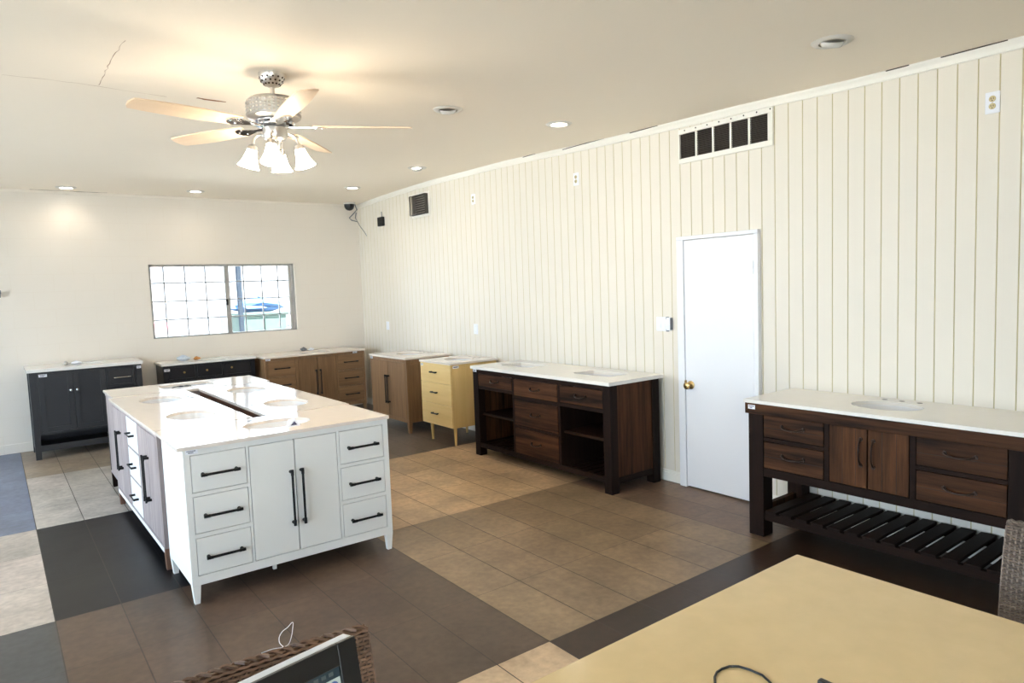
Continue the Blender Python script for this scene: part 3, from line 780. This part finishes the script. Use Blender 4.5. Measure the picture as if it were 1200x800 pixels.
# ------------------------------------------------------------------ 5 charcoal vanity
t = thing('bathroom_vanity', 'charcoal vanity with two shaker doors and an open bottom shelf, left of the window', 'vanity', (.266, 8.84, 0))
W, D = 1.065, .56
op = [(.075, .392, .285, .918), (.392, .70, .285, .918), (.712, 1.000, .70, .918), (.712, 1.0, .495, .69), (.712, 1.0, .285, .485)]
b = MB(); frame_cells(b, .05, W - .05, .262, .937, op, .004, .022)
b.box(.01, .028, .03, D - .03, .262, .937).box(W - .028, W - .01, .03, D - .03, .262, .937).box(.028, W - .028, D - .02, D - .005, .262, .937).box(.02, W - .02, .02, D - .02, .262, .28)
b.build('cabinet_body', 'charcoal', t)
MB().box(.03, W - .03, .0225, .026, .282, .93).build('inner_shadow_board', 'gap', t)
MB().box(.05, W - .05, D - .045, D - .03, .122, .262).build('back_panel', 'charcoal', t)
for x in (.008, W - .022): MB().box(x, x + .014, .05, D - .05, .150, .262).build('side_panel', 'charcoal', t)
for a, c, kx in ((.075, .392, .362), (.392, .70, .422)):
    d = shaker(t, 'door', a, c, .285, .918, 'charcoal')
    MB().lathe([(.007, 0), (.006, .012), (.014, .018), (.017, .026), (.012, .033), (.002, .035)], (kx, 0, .72), 14, Matrix.Rotation(PI / 2, 3, 'X')).build('knob', 'chrome', d, smooth=True)
for k, o in enumerate(op[2:]):
    d = shaker(t, 'drawer', *o, 'charcoal', .03); bar_pull(d, .862, (o[2] + o[3]) / 2, .165, 0, mat='chrome', r=.004, block=.005)
for x in (.027, W - .027):
    for y in (.027, D - .027): MB().box(x - .027, x + .027, y - .027, y + .027, 0, .937).build('leg', 'charcoal', t, bevel=.002)
MB().box(.03, W - .03, .02, D - .02, .100, .122).build('shelf', 'charcoal', t, bevel=.002)
MB().box(.05, W - .05, .006, .024, .085, .150).build('shelf_rail', 'charcoal', t, bevel=.002)
for x in (.006, W - .02): MB().box(x, x + .014, .05, D - .05, .085, .150).build('side_rail', 'charcoal', t)
countertop(t, -.02, W + .015, -.016, .62, .94, .974, [(.532, .30, .2, .15, 'oval')], 'marble')
price_tag(t, .085, .885, 0, .075, .030); price_tag(t, W - .05, .89, 0, .045, .030)

# ------------------------------------------------------------------ 6 navy vanity
t = thing('bathroom_vanity', 'near-black navy vanity with small brass knobs under the window', 'vanity', (1.585, 9.03, 0))
W, D = 1.075, .43
op = [(.06, .355, .70, .845), (.38, .67, .70, .845), (.695, 1.02, .70, .845), (.06, .535, .15, .68), (.54, 1.02, .15, .68)]
carcass(t, W, D, .10, .867, op, 'navy')
for i, o in enumerate(op):
    d = slab(t, 'drawer', *o, 'navy') if i < 3 else shaker(t, 'door', *o, 'navy')
    kx = (.229, .488, .782, .50, .575)[i]; kz = (.775, .778, .782, .45, .45)[i]
    MB().lathe([(.007, 0), (.006, .010), (.013, .016), (.013, .023), (.002, .027)], (kx, 0, kz), 14, Matrix.Rotation(PI / 2, 3, 'X')).build('knob', 'brass', d, smooth=True)
for x in (.02, W - .02):
    for y in (.02, D - .02): MB().taper(x, y, .03, 0, .04, .10).build('leg', 'navy', t)
countertop(t, -.018, W + .015, -.02, .448, .867, .892, [(.60, .21, .2, .14, 'oval')], 'marble')
price_tag(t, .012, .80, 0, .062, .030)

# ------------------------------------------------------------------ 7 oak vanity on the back wall
t = thing('bathroom_vanity', 'oak vanity with six drawers against the back wall, right of the navy one', 'vanity', (2.735, 8.86, 0))
W, D = 1.37, .58
op = [(.030, .390, .615, .828), (.030, .390, .405, .602), (.030, .390, .185, .392), (.425, .955, .185, .828), (.975, 1.345, .615, .828), (.975, 1.345, .395, .602), (.975, 1.345, .165, .382)]
carcass(t, W, D, .12, .858, op, 'oak_z')
for o in op[:3] + op[4:]:
    d = slab(t, 'drawer', *o, 'oak_h', .003); bar_pull(d, (o[0] + o[1]) / 2, (o[2] + o[3]) / 2, .20, .003)
for a, c, hx in ((.425, .690, .662), (.690, .955, .722)):
    d = slab(t, 'door', a, c, .185, .828, 'oak_z', .003); bar_pull(d, hx, .495, .33, .003, True)
for x in (.022, W - .022):
    for y in (.022, D - .022): MB().taper(x, y, .034, 0, .044, .12).build('leg', 'oak_z', t, bevel=.002)
countertop(t, -.014, W + .008, -.015, .612, .858, .882, [(.79, .30, .2, .15, 'oval')])
price_tag(t, .008, .832, 0, .062, .024); price_tag(t, 1.20, .832, 0, .062, .024)

# ------------------------------------------------------------------ 8 oak two-door vanity on the panelled wall
t = thing('bathroom_vanity', 'oak vanity with two plain doors on the panelled wall, left of the yellow one', 'vanity', (3.772, 7.965, 0), R90)
W, D = .935, .585
op = [(.04, .465, .165, .828), (.465, .89, .165, .828)]
carcass(t, W, D, .125, .868, op, 'oak_z')
for (a, c, z0, z1), hx in zip(op, (.44, .49)):
    d = slab(t, 'door', a, c, z0, z1, 'oak_z', -.002); bar_pull(d, hx, .49, .34, -.002, True)
for x in (.024, W - .024):
    for y in (.024, D - .024): MB().taper(x, y, .034, 0, .048, .125).build('leg', 'oak_z', t, bevel=.002)
MB().box(W - .001, W + .004, .05, D - .02, .80, .868).build('side_rail', 'oak_h', t)
countertop(t, -.015, W + .012, -.016, .60, .868, .888, [(.46, .31, .2, .15, 'oval')])
price_tag(t, .010, .832, 0, .055, .026)

# ------------------------------------------------------------------ 9 yellow maple vanity
t = thing('bathroom_vanity', 'small pale yellow maple vanity with three drawers on tapered legs', 'vanity', (3.785, 6.690, 0), R90)
W, D = .625, .575
b = MB(); b.box(0, .018, .0, D, .198, .872).box(W - .018, W, 0, D, .198, .872).box(.018, W - .018, 0, D, .198, .216).box(.018, W - .018, D - .018, D, .216, .872).box(.018, W - .018, .019, .03, .216, .872)
b.build('cabinet_body', 'maple_z', t)
for z0, z1 in ((.662, .870), (.434, .660), (.200, .432)):
    d = MB().box(.002, W - .002, -.02, -.001, z0 + .001, z1 - .001).build('drawer', 'maple_h', t, bevel=.0015)
    bar_pull(d, W / 2 - .02, (z0 + z1) / 2 + .01, .12, -.02, r=.007, out=.022, block=.008)
for x in (.09, W - .06):
    for y in (.05, D - .07): MB().lathe([(.011, 0), (.013, .004), (.021, .195), (.021, .199)], (x, y, 0), 16).build('leg', 'maple_z', t, smooth=True)
countertop(t, -.012, W + .012, -.026, .59, .872, .893, [(.31, .30, .2, .15, 'oval')])
price_tag(t, .012, .832, -.02, .05, .026)
tg = MB().box(W + .0002, W + .0014, .01, .085, .832, .86).build('price_tag', 'tag', t); tg['label'] = 'small white price tag on the side'
MB().box(W + .0013, W + .0018, .02, .075, .842, .850).build('printed_lines', 'ink', tg)

# ------------------------------------------------------------------ 10 dark console with open bays
t = thing('bathroom_vanity', 'dark brown wooden double-sink vanity with open shelf bays left of the white door', 'vanity', (3.775, 5.660, 0), R90)
W, D = 1.90, .575; PW = .082
for x0 in (0, W - PW):
    for y0 in (0, D - PW):
        MB().box(x0, x0 + PW, y0, y0 + PW, 0, .868).build('corner_post', 'dark_z', t, bevel=.003)
b = MB(); b.box(PW, W - PW, .006, .03, .825, .868).box(PW, W - PW, .006, .03, .085, .130)
b.box(.632, .66, .006, .03, .13, .825).box(1.272, 1.30, .006, .03, .13, .825)
b.box(PW, .632, .006, .03, .672, .700).box(1.30, W - PW, .006, .03, .642, .672).box(.66, 1.272, .006, .03, .636, .666).box(.66, 1.272, .006, .03, .372, .392)
b.build('face_frame', 'dark_h', t, bevel=.0015)
for x0 in (.012, W - .034): MB().box(x0, x0 + .022, PW, D - PW, .115, .868).build('side_panel', 'rustic_z', t)
for x0 in (.012, W - .034): MB().box(x0 - .002, x0 + .024, PW, D - PW, .075, .125).build('side_rail', 'dark_y', t)
MB().box(PW, W - PW, D - .03, D - .012, .085, .868).build('back_panel', 'dark_h', t)
for x0 in (.636, 1.280): MB().box(x0, x0 + .018, .03, D - .03, .085, .70).build('partition', 'dark_z', t)
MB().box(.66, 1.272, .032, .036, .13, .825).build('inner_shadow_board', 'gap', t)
MB().box(.655, 1.279, .04, D - .03, .092, .11).build('bottom_panel', 'dark_h', t)
for o in ((PW, .632, .700, .825), (.66, 1.272, .666, .825), (1.30, W - PW, .672, .825), (.66, 1.272, .392, .636), (.66, 1.272, .130, .372)):
    d = slab(t, 'drawer', *o, 'rustic_h', .004, g=.004); cup_pull(d, (o[0] + o[1]) / 2, (o[2] + o[3]) / 2 + .005, .125, .004)
for x0, x1 in ((PW, .632), (1.30, W - PW)):
    MB().box(x0 - .02, x1 + .01, .05, D - .03, .405, .425).build('shelf', 'dark_h', t, bevel=.002)  # dark wood carries the shade inside the bay
    MB().box(x0, x1, .048, .052, .404, .426).build('lit_shelf_edge', 'rustic_h', t)  # edge highlight painted as a strip of lighter wood
    MB().box(x0, x1, .03, D - .03, .092, .105).build('bay_floor', 'dark_h', t)
    n = int((x1 - x0) / .075)
    for k in range(n):
        xx = x0 + (x1 - x0) * (k + .5) / n; MB().box(xx - .030, xx + .030, .03, D - .03, .106, .122).build('floor_slat', 'dark_y', t)
countertop(t, -.014, W + .014, -.020, .62, .868, .897, [(.40, .335, .22, .13, 'rect'), (1.46, .335, .22, .13, 'rect')], 'cream_top', holes=False)
price_tag(t, .006, .838, 0, .06, .026)

# ------------------------------------------------------------------ 11 big console at right
t = thing('bathroom_vanity', 'dark rustic wooden vanity with a slatted bottom shelf right of the white door', 'vanity', (3.845, 2.582, 0), R90)
W, D = 1.53, .555; PW = .105
for x0 in (0, W - PW):
    for y0 in (0, D - PW): MB().box(x0, x0 + PW, y0, y0 + PW, 0, .80).build('corner_post', 'dark_z', t, bevel=.004)
b = MB(); b.box(-.014, W + .014, -.016, .03, .797, .866); b.build('apron', 'rustic_h', t, bevel=.003)
for x0 in (-.014, W - .016): MB().box(x0, x0 + .03, .031, D, .797, .866).build('side_apron', 'dark_y', t, bevel=.003)
MB().box(.016, W - .016, D - .03, D, .797, .866).build('back_apron', 'dark_h', t)
b = MB()
b.box(.504, .534, .004, .03, .452, .797).box(.978, 1.008, .004, .03, .452, .797)
b.box(PW, W - PW, .004, .03, .398, .452).box(PW, .504, .004, .03, .628, .652).box(1.008, W - PW, .004, .03, .618, .640)
b.build('face_frame', 'dark_h', t, bevel=.0015)
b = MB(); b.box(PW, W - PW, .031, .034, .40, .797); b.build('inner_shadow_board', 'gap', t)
for x0 in (.02, W - .04): MB().box(x0, x0 + .02, PW, D - PW, .398, .797).build('side_panel', 'rustic_z', t)
b = MB(); b.box(PW, W - PW, D - .03, D - .01, .398, .797).box(.04, W - .04, .035, D - .031, .398, .412); b.build('back_panel', 'dark_h', t)
for o in ((PW, .504, .652, .797), (PW, .504, .452, .628), (1.008, W - PW, .640, .797), (1.008, W - PW, .452, .618)):
    d = slab(t, 'drawer', *o, 'rustic_h', .002, g=.004); cup_pull(d, (o[0] + o[1]) / 2, (o[2] + o[3]) / 2 + .012, .14, .002)
    MB().box(o[0] + .004, o[1] - .004, .0012, .0025, (o[2] * .55 + o[3] * .45) - .0012, (o[2] * .55 + o[3] * .45) + .0012).build('plank_seam', 'gap', d)
for a, c, hx in ((.534, .756, .72), (.756, .978, .79)):
    d = slab(t, 'door', a, c, .452, .797, 'rustic_z', .002, g=.004); cup_pull(d, hx, .66, .15, .002, True)
    for q in (.36, .70): MB().box(a + (c - a) * q - .001, a + (c - a) * q + .001, .0012, .0025, .458, .791).build('plank_seam', 'gap', d)
for y0 in (.012, D - .047): MB().box(PW, W - PW, y0, y0 + .035, .110, .158).build('shelf_rail', 'dark_h', t, bevel=.002)
for x0 in (.03, W - .065): MB().box(x0, x0 + .035, PW, D - PW, .110, .185).build('side_stretcher', 'rustic_z', t, bevel=.002)
n = 13
for k in range(n):
    xx = PW + .045 + (W - 2 * PW - .09) * k / (n - 1)
    MB().box(xx - .039, xx + .039, .006, D - .006, .159, .177).build('shelf_slat', 'dark_y', t, bevel=.003)
countertop(t, -.022, W + .022, -.022, .566, .867, .888, [(.728, .292, .195, .145, 'oval')], 'cream_top')
price_tag(t, .010, .828, -.016, .05, .026)

# ------------------------------------------------------------------ small things on the counters
def crumple(name, label, cat, loc, sx, sy, sz, mat, seed, rz=0.):
    rr = random.Random(seed); b = MB(); nu, nv = 12, 7; rings = []
    for j in range(nv):
        v = j / (nv - 1); ring = []
        for i in range(nu):
            a = 2 * PI * i / nu; k = math.sin(PI * (.12 + .86 * v)) * rr.uniform(.72, 1.15)
            ring.append(b.bm.verts.new((sx * k * math.cos(a), sy * k * math.sin(a), sz * v * rr.uniform(.9, 1.05) if j else 0)))
        rings.append(ring)
    for p_, q_ in zip(rings, rings[1:]):
        for i in range(nu):
            j = (i + 1) % nu; b.bm.faces.new((p_[i], p_[j], q_[j], q_[i]))
    b.bm.faces.new(list(reversed(rings[0]))); b.bm.faces.new(rings[-1])
    o = b.build(name, mat); o.location = loc; o.rotation_euler.z = rz
    return tag(o, label, cat)
crumple('plastic_packet', 'white plastic packet lying on the charcoal vanity top', 'packet', (.72, 9.05, .9745), .055, .035, .045, 'paper', 1)
crumple('metal_fitting', 'small steel fitting beside the packet on the charcoal vanity top', 'fitting', (.62, 9.06, .9745), .028, .024, .05, 'steel', 2)
crumple('plastic_bag', 'clear bluish plastic bag lying on the navy vanity top', 'bag', (1.87, 9.30, .8925), .085, .05, .075, 'plastic', 3)
crumple('plastic_fitting', 'small orange-brown fitting on the navy vanity top beside the bag', 'fitting', (2.02, 9.27, .8925), .045, .03, .045, 'orange', 4)
crumple('hardware_bag', 'small dark crumpled hardware bag on the back oak vanity top', 'bag', (3.42, 9.33, .8825), .05, .03, .055, 'grey_plastic', 5)
crumple('white_wrapping', 'white wrapping beside the hardware bag on the back oak vanity top', 'packet', (3.52, 9.32, .8825), .05, .03, .04, 'paper', 6)
b = MB(); b.tube([(1.23, 6.66, .8795), (1.27, 6.67, .884), (1.31, 6.66, .8805), (1.35, 6.68, .8845), (1.39, 6.67, .8795)], .0045, 6, flat=.8)
b.tube([(1.24, 6.675, .8795), (1.30, 6.68, .885), (1.37, 6.665, .8795)], .004, 6)
tag(b.build('faucet_strap', 'black', None, smooth=True), 'dark twisted strap lying by the sink at the far end of the island', 'strap')
# folded paper tag
b = MB(); o_ = Vector((1.405, 4.075, .8752))
P = [(-.055, -.035, 0), (.03, -.03, 0), (.045, .035, .0), (-.02, .04, .03), (.0, -.02, .045)]
P = [tuple(o_ + Vector(q)) for q in P]
for s in (0, .0012):
    q = [(x, y, z + s) for x, y, z in P]
    b.bm.faces.new([b.bm.verts.new(v) for v in (q[0], q[1], q[4])]); b.bm.faces.new([b.bm.verts.new(v) for v in (q[1], q[2], q[4])]); b.bm.faces.new([b.bm.verts.new(v) for v in (q[2], q[3], q[4])]); b.bm.faces.new([b.bm.verts.new(v) for v in (q[3], q[0], q[4])])
ft = tag(b.build('folded_paper', 'paper'), 'folded white paper slip standing at the white vanity sink', 'paper')
b = MB(); c = (Vector(P[0]) + Vector(P[1]) + Vector(P[4])) / 3
tri = [c + (Vector(v) - c) * .5 + Vector((0, -.0025, .001)) for v in (P[0], P[1], P[4])]
b.bm.faces.new([b.bm.verts.new(v) for v in tri]); b.build('printed_mark', 'ink', ft)

# ------------------------------------------------------------------ table, cable, monitor
t = thing('display_table', 'large cream stone-topped table filling the lower right corner', 'table', (.85, .70, 0))
b = MB(); b.box(-1.20, 1.205, -.47, .503, .72, .75); b.build('table_top', 'stone', t, bevel=.006, seg=3)
for x in (-.8, .8):
    MB().box(x - .05, x + .05, -.30, .30, .06, .68).build('pedestal', 'dark_z', t, bevel=.006)
    MB().box(x - .08, x + .08, -.40, .40, 0, .06).build('foot', 'dark_y', t, bevel=.006)
MB().box(-.95, .95, -.30, .30, .68, .7195).build('apron', 'dark_h', t)
b = MB(); b.tube([(1.10, .78, .7535), (1.17, .85, .7535), (1.236, .922, .7535), (1.255, .937, .7535), (1.275, .946, .7535), (1.296, .947, .7535), (1.318, .942, .7535), (1.334, .928, .7535), (1.341, .904, .7535), (1.343, .871, .7535), (1.33, .842, .7535), (1.29, .79, .7535), (1.22, .72, .7535)], .0028, 8)
tag(b.build('black_cable', 'black_plastic', None, smooth=True), 'thin black cable looping on the cream stone table', 'cable')
b = MB(); b.box(1.405, 1.423, .70, .776, .7505, .762); tag(b.build('pen', 'black_plastic', None, bevel=.004), 'small black pen lying on the cream stone table', 'pen')

t = thing('computer_monitor', 'black-bezelled computer monitor with a silver top edge, in front of the brown wicker chair', 'monitor', (.228, 1.000, .7505), math.radians(10.5))
tilt = Matrix.Translation((0, -.005, .055)) @ Matrix.Rotation(math.radians(-11), 4, 'X')
def mon(b, name, mat, par=None, **k):
    o = b.build(name, mat, t if par is None else par, **k)
    if par is None: o.matrix_local = tilt
    return o
PWd, PH = .48, .270
mon(MB().box(-PWd / 2, PWd / 2, .004, .030, 0, PH), 'back_shell', 'silver_plastic', bevel=.003)
bz = MB(); w_, h_ = PWd / 2, PH
bz.box(-w_, -w_ + .036, -.006, .004, 0, h_).box(w_ - .036, w_, -.006, .004, 0, h_).box(-w_ + .036, w_ - .036, -.006, .004, h_ - .036, h_).box(-w_ + .036, w_ - .036, -.006, .004, 0, .05)
mon(bz, 'bezel', 'black_plastic', bevel=.0015)
sx0, sx1, sz0, sz1 = -w_ + .036, w_ - .036, .05, h_ - .036
sc_ = mon(MB().box(sx0, sx1, .0005, .0035, sz0, sz1), 'screen', 'screen_dark')
MB().box(sx0, sx1 - .001, -.0003, .0004, sz0 + .06, sz1 - .018).build('page', 'screen_page', sc_)
MB().box(sx0, sx1 - .001, -.0008, -.0004, sz1 - .040, sz1 - .018).build('toolbar', 'screen_bar', sc_)
MB().box(sx0, sx1 - .012, -.0008, -.0004, sz0, sz1 - .062).build('panel', 'screen_slate', sc_)
MB().cyl((sx1 - .014, -.0009, sz1 - .029), (sx1 - .014, -.0014, sz1 - .029), .008, 16).build('profile_icon', 'screen_blue', sc_)
b = MB()
for k in range(9): b.box(sx1 - .05 - k * .011, sx1 - .043 - k * .011, -.0013, -.0009, sz1 - .031, sz1 - .027)
for k in range(3): b.box(sx1 - .02 - k * .014, sx1 - .012 - k * .014, -.0003, .0004, sz1 - .012, sz1 - .006)
b.build('toolbar_marks', 'screen_ink', sc_)
b = MB(); b.box(-.03, .03, .028, .05, -.04, .16); mon(b, 'stand_neck', 'black_plastic', bevel=.004)
MB().box(-.12, .12, -.07, .11, 0, .012).build('stand_base', 'black_plastic', t, bevel=.004)
MB().box(-.025, .025, .02, .055, .012, .06).build('stand_riser', 'black_plastic', t, bevel=.003)

# ------------------------------------------------------------------ wicker chairs (x right seen from the front, front is -y, back panel at y=0..)
def wicker_chair(loc, rz, label, mat, W=.50, top=.90, lean=.10, thread=False):
    t = thing('wicker_chair', label, 'chair', loc, rz, 'wicker chairs round the cream table')
    def pos(u, z):                        # back panel surface, z measured from the floor
        v = (z - .40) / (top - .40); return Vector((u * (1 + .06 * v), lean * v * v + .012 * math.cos(u / W * PI), z))
    nst, pitch = 40, .0078
    b = MB(); rows = int((top - .42) / pitch)
    for face in (-1, 1):
        for j in range(rows + 1):
            z = .42 + j * pitch; pts = []
            for i in range(nst * 2 + 1):
                u = -W / 2 + W * i / (nst * 2); ph = math.cos(PI * (i / 2 + j)) if i % 2 == 0 else 0
                pts.append(pos(u, z) + Vector((0, face * (.012 + .0026 * ph), 0)))
            b.tube(pts, .0041, 4)
    b.build('woven_back', mat, t, smooth=True)
    b = MB()
    for i in range(nst + 1):
        u = -W / 2 + W * i / nst
        for face in (-1, 1):
            b.tube([pos(u, .42 + (top - .43) * k / 6) + Vector((0, face * .0125, 0)) for k in range(7)], .0032, 4)
    b.build('stake', mat, t, smooth=True)
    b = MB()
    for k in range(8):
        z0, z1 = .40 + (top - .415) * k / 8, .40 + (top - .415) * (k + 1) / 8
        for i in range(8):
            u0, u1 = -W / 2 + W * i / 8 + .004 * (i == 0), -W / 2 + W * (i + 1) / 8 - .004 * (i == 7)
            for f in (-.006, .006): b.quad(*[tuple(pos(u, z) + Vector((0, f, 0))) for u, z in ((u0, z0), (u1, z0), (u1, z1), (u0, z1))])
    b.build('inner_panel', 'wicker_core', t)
    # braided edge round the back
    rim = [pos(-W / 2, .42 + (top - .42) * k / 10) for k in range(11)] + [pos(-W / 2 + W * k / 16, top) for k in range(1, 16)] + [pos(W / 2, top - (top - .42) * k / 10) for k in range(11)]
    b = MB(); fine = []
    for a, c in zip(rim, rim[1:]):
        n = max(1, int((c - a).length / .008)); fine += [a.lerp(c, q / n) for q in range(n)]
    fine.append(rim[-1])
    for ph in (0, PI):
        b.tube([p_ + Vector((0, .0085 * math.cos(k * 1.1 + ph), .003 * math.sin(k * 1.1 + ph))) for k, p_ in enumerate(fine)], .0048, 5)
    b.build('braided_edge', mat, t, smooth=True)
    b = MB()
    sd = .46
    for j in range(20):
        y = -.02 - sd * j / 19
        b.tube([(-W / 2 + W * i / 40, y, .445 + .004 * math.cos(PI * (i / 2 + j))) for i in range(41)], .011, 5)
    b.build('woven_seat', mat, t, smooth=True)
    b = MB(); b.box(-W / 2, W / 2, -sd - .02, .0, .385, .435); b.build('seat_apron', 'wicker_core', t, bevel=.01)
    for x in (-W / 2 + .025, W / 2 - .025):
        for y in (-sd, -.02): MB().taper(x, y, .036, 0, .046, .386).build('leg', 'dark_z', t, bevel=.003)
    if thread:
        b = MB(); z = top + .004
        loop = [(.034, .002), (.028, .010), (.029, .020), (.037, .029), (.048, .034), (.057, .041), (.060, .040), (.058, .030), (.053, .016), (.044, .004), (.030, .002), (.012, .004), (-.01, .003)]
        V3 = [pos(u + .045, z + dz) + Vector((0, .006 * math.sin(dz * 60), 0)) for u, dz in loop]; sm = []
        for q in range(len(V3) - 1):
            p0, p1, p2, p3 = V3[max(q - 1, 0)], V3[q], V3[q + 1], V3[min(q + 2, len(V3) - 1)]
            for k in range(5):
                f = k / 5; sm.append(.5 * ((2 * p1) + (p2 - p0) * f + (2 * p0 - 5 * p1 + 4 * p2 - p3) * f * f + (3 * p1 - p0 - 3 * p2 + p3) * f ** 3))
        sm.append(V3[-1]); b.tube(sm, .0008, 5)
        th = b.build('loose_thread', 'paper', t, smooth=True); th['label'] = 'loose white thread'
    return t
wicker_chair((.362, 1.352, 0), math.radians(-3), 'brown wicker chair behind the monitor at the bottom edge', 'wicker_brown', W=.50, top=.892, thread=True)
wicker_chair((2.305, .455, 0), math.radians(-90), 'grey-brown wicker chair at the right end of the cream table', 'wicker_grey', W=.50, top=.90)

# ------------------------------------------------------------------ outside
b = MB(); b.box(-30, 30, -30, 45, -.22, -.12); struct(b.build('ground', 'asphalt'))
b = MB(); b.box(-8, 12, 26, 26.4, -.12, 4.0); struct(b.build('wall_outside', 'out_wall'))
t = thing('utility_cabinet', 'green metal utility cabinet outside the window', 'cabinet', (4.05, 13.0, -.12))
MB().box(-.42, .42, 0, .6, .08, 1.42).build('cabinet_body', 'out_green', t, bevel=.01)
MB().box(-.46, .46, -.04, .64, 1.42, 1.48).build('lid', 'out_green', t, bevel=.01)
for a, c in ((-.40, -.01), (.01, .40)):
    d = MB().box(a, c, -.02, -.001, .14, 1.36).build('door', 'out_green', t, bevel=.005)
    MB().box((c - .06) if a < 0 else (c - .06), (c - .02), -.045, -.02, 1.12, 1.16).build('handle', 'black', d)
MB().box(-.44, .44, -.02, .62, 0, .08).build('base', 'asphalt', t)
t = thing('canopy_post', 'dark blue-grey post outside the window', 'post', (3.19, 11.4, -.12))
MB().box(-.035, .035, -.035, .035, 0, 3.6).build('shaft', 'out_post', t, bevel=.006)
MB().box(-.12, .12, -.12, .12, 0, .02).build('base_plate', 'out_post', t)
b = MB(); b.box(-.12, 1.5, -.1, .1, 3.6, 3.75); b.build('beam', 'out_post', t)
crumple('tarp_bundle', 'blue tarp bundle on a crate outside the window', 'tarp', (4.30, 14.2, 1.32), .55, .4, .34, 'out_blue', 11)
t = thing('pallet_crate', 'pale crate under the blue tarp outside the window', 'crate', (4.30, 14.2, -.12))
for k in range(6): MB().box(-.6, .6, -.5, -.48, .05 + k * .23, .22 + k * .23).build('plank', 'out_wall', t)
MB().box(-.6, .6, -.48, .5, 0, 1.435).build('body', 'out_wall', t)
t = thing('parked_cart', 'pale red cart outside the left corner of the window', 'cart', (2.60, 14.5, -.12))
MB().box(-.45, .25, -.3, .3, .35, 1.35).build('body', 'out_red', t, bevel=.04)
MB().box(-.40, .2, -.305, -.298, 1.0, 1.2).build('panel', 'out_wall', t)
for x in (-.35, .15):
    for y in (-.28, .28): MB().cyl((x, y - .03, .15), (x, y + .03, .15), .15, 18).build('wheel', 'black', t)
MB().box(-.45, .25, -.25, .25, .15, .35).build('chassis', 'black', t)

# ------------------------------------------------------------------ light
w = bpy.data.worlds.new('sky'); S.world = w; w.use_nodes = True
bg = w.node_tree.nodes['Background']; bg.inputs['Color'].default_value = (.70, .84, 1., 1); bg.inputs['Strength'].default_value = 9.6
sl = bpy.data.lights.new('sun', 'SUN'); sl.energy = 72.; sl.color = (1, .96, .90); sl.angle = .01
so = bpy.data.objects.new('sun', sl); COL.objects.link(so); so.rotation_euler = Vector((.6, -.35, .75)).to_track_quat('Z', 'Y').to_euler(); so.location = (20, -12, 25)
for k, (a, c) in enumerate(WINS):
    l = bpy.data.lights.new('window_portal', 'AREA'); l.shape = 'RECTANGLE'; l.size = 2.28; l.size_y = c - a; l.cycles.is_portal = True
    o = bpy.data.objects.new('window_portal', l); COL.objects.link(o)
    o.matrix_world = Matrix(((0, 0, -1, XL - .02), (0, 1, 0, (a + c) / 2), (1, 0, 0, 1.285), (0, 0, 0, 1)))
l = bpy.data.lights.new('window_portal', 'AREA'); l.shape = 'RECTANGLE'; l.size = FX1 - FX0; l.size_y = FZ1 - FZ0; l.cycles.is_portal = True
o = bpy.data.objects.new('window_portal', l); COL.objects.link(o); o.location = ((FX0 + FX1) / 2, YF - .03, (FZ0 + FZ1) / 2); o.rotation_euler = (PI / 2, 0, 0)
l = bpy.data.lights.new('window_portal', 'AREA'); l.shape = 'RECTANGLE'; l.size = WX1 - WX0; l.size_y = WZ1 - WZ0; l.cycles.is_portal = True
o = bpy.data.objects.new('window_portal', l); COL.objects.link(o); o.location = ((WX0 + WX1) / 2, YB + .13, (WZ0 + WZ1) / 2); o.rotation_euler = (-PI / 2, 0, 0)

# ------------------------------------------------------------------ camera
cd = bpy.data.cameras.new('camera'); cam = bpy.data.objects.new('camera', cd); COL.objects.link(cam)
cd.sensor_width = 36; cd.sensor_fit = 'HORIZONTAL'; cd.lens = 36 * 803.6 / 1200; cd.clip_start = .02
right = Vector((0.79538281, -0.60501394, -0.03639112)); up = Vector((0.07663395, 0.04082493, 0.99622315)); fw = Vector((0.60124323, 0.79516757, -0.07883606))
m = Matrix((right, up, -fw)).transposed().to_4x4(); m.translation = Vector((0, 0, 1.66)); cam.matrix_world = m
S.camera = cam
S.view_settings.view_transform = 'Standard'; S.view_settings.look = 'None'; S.view_settings.gamma = 1; S.view_settings.exposure = .12
S.view_settings.use_curve_mapping = False
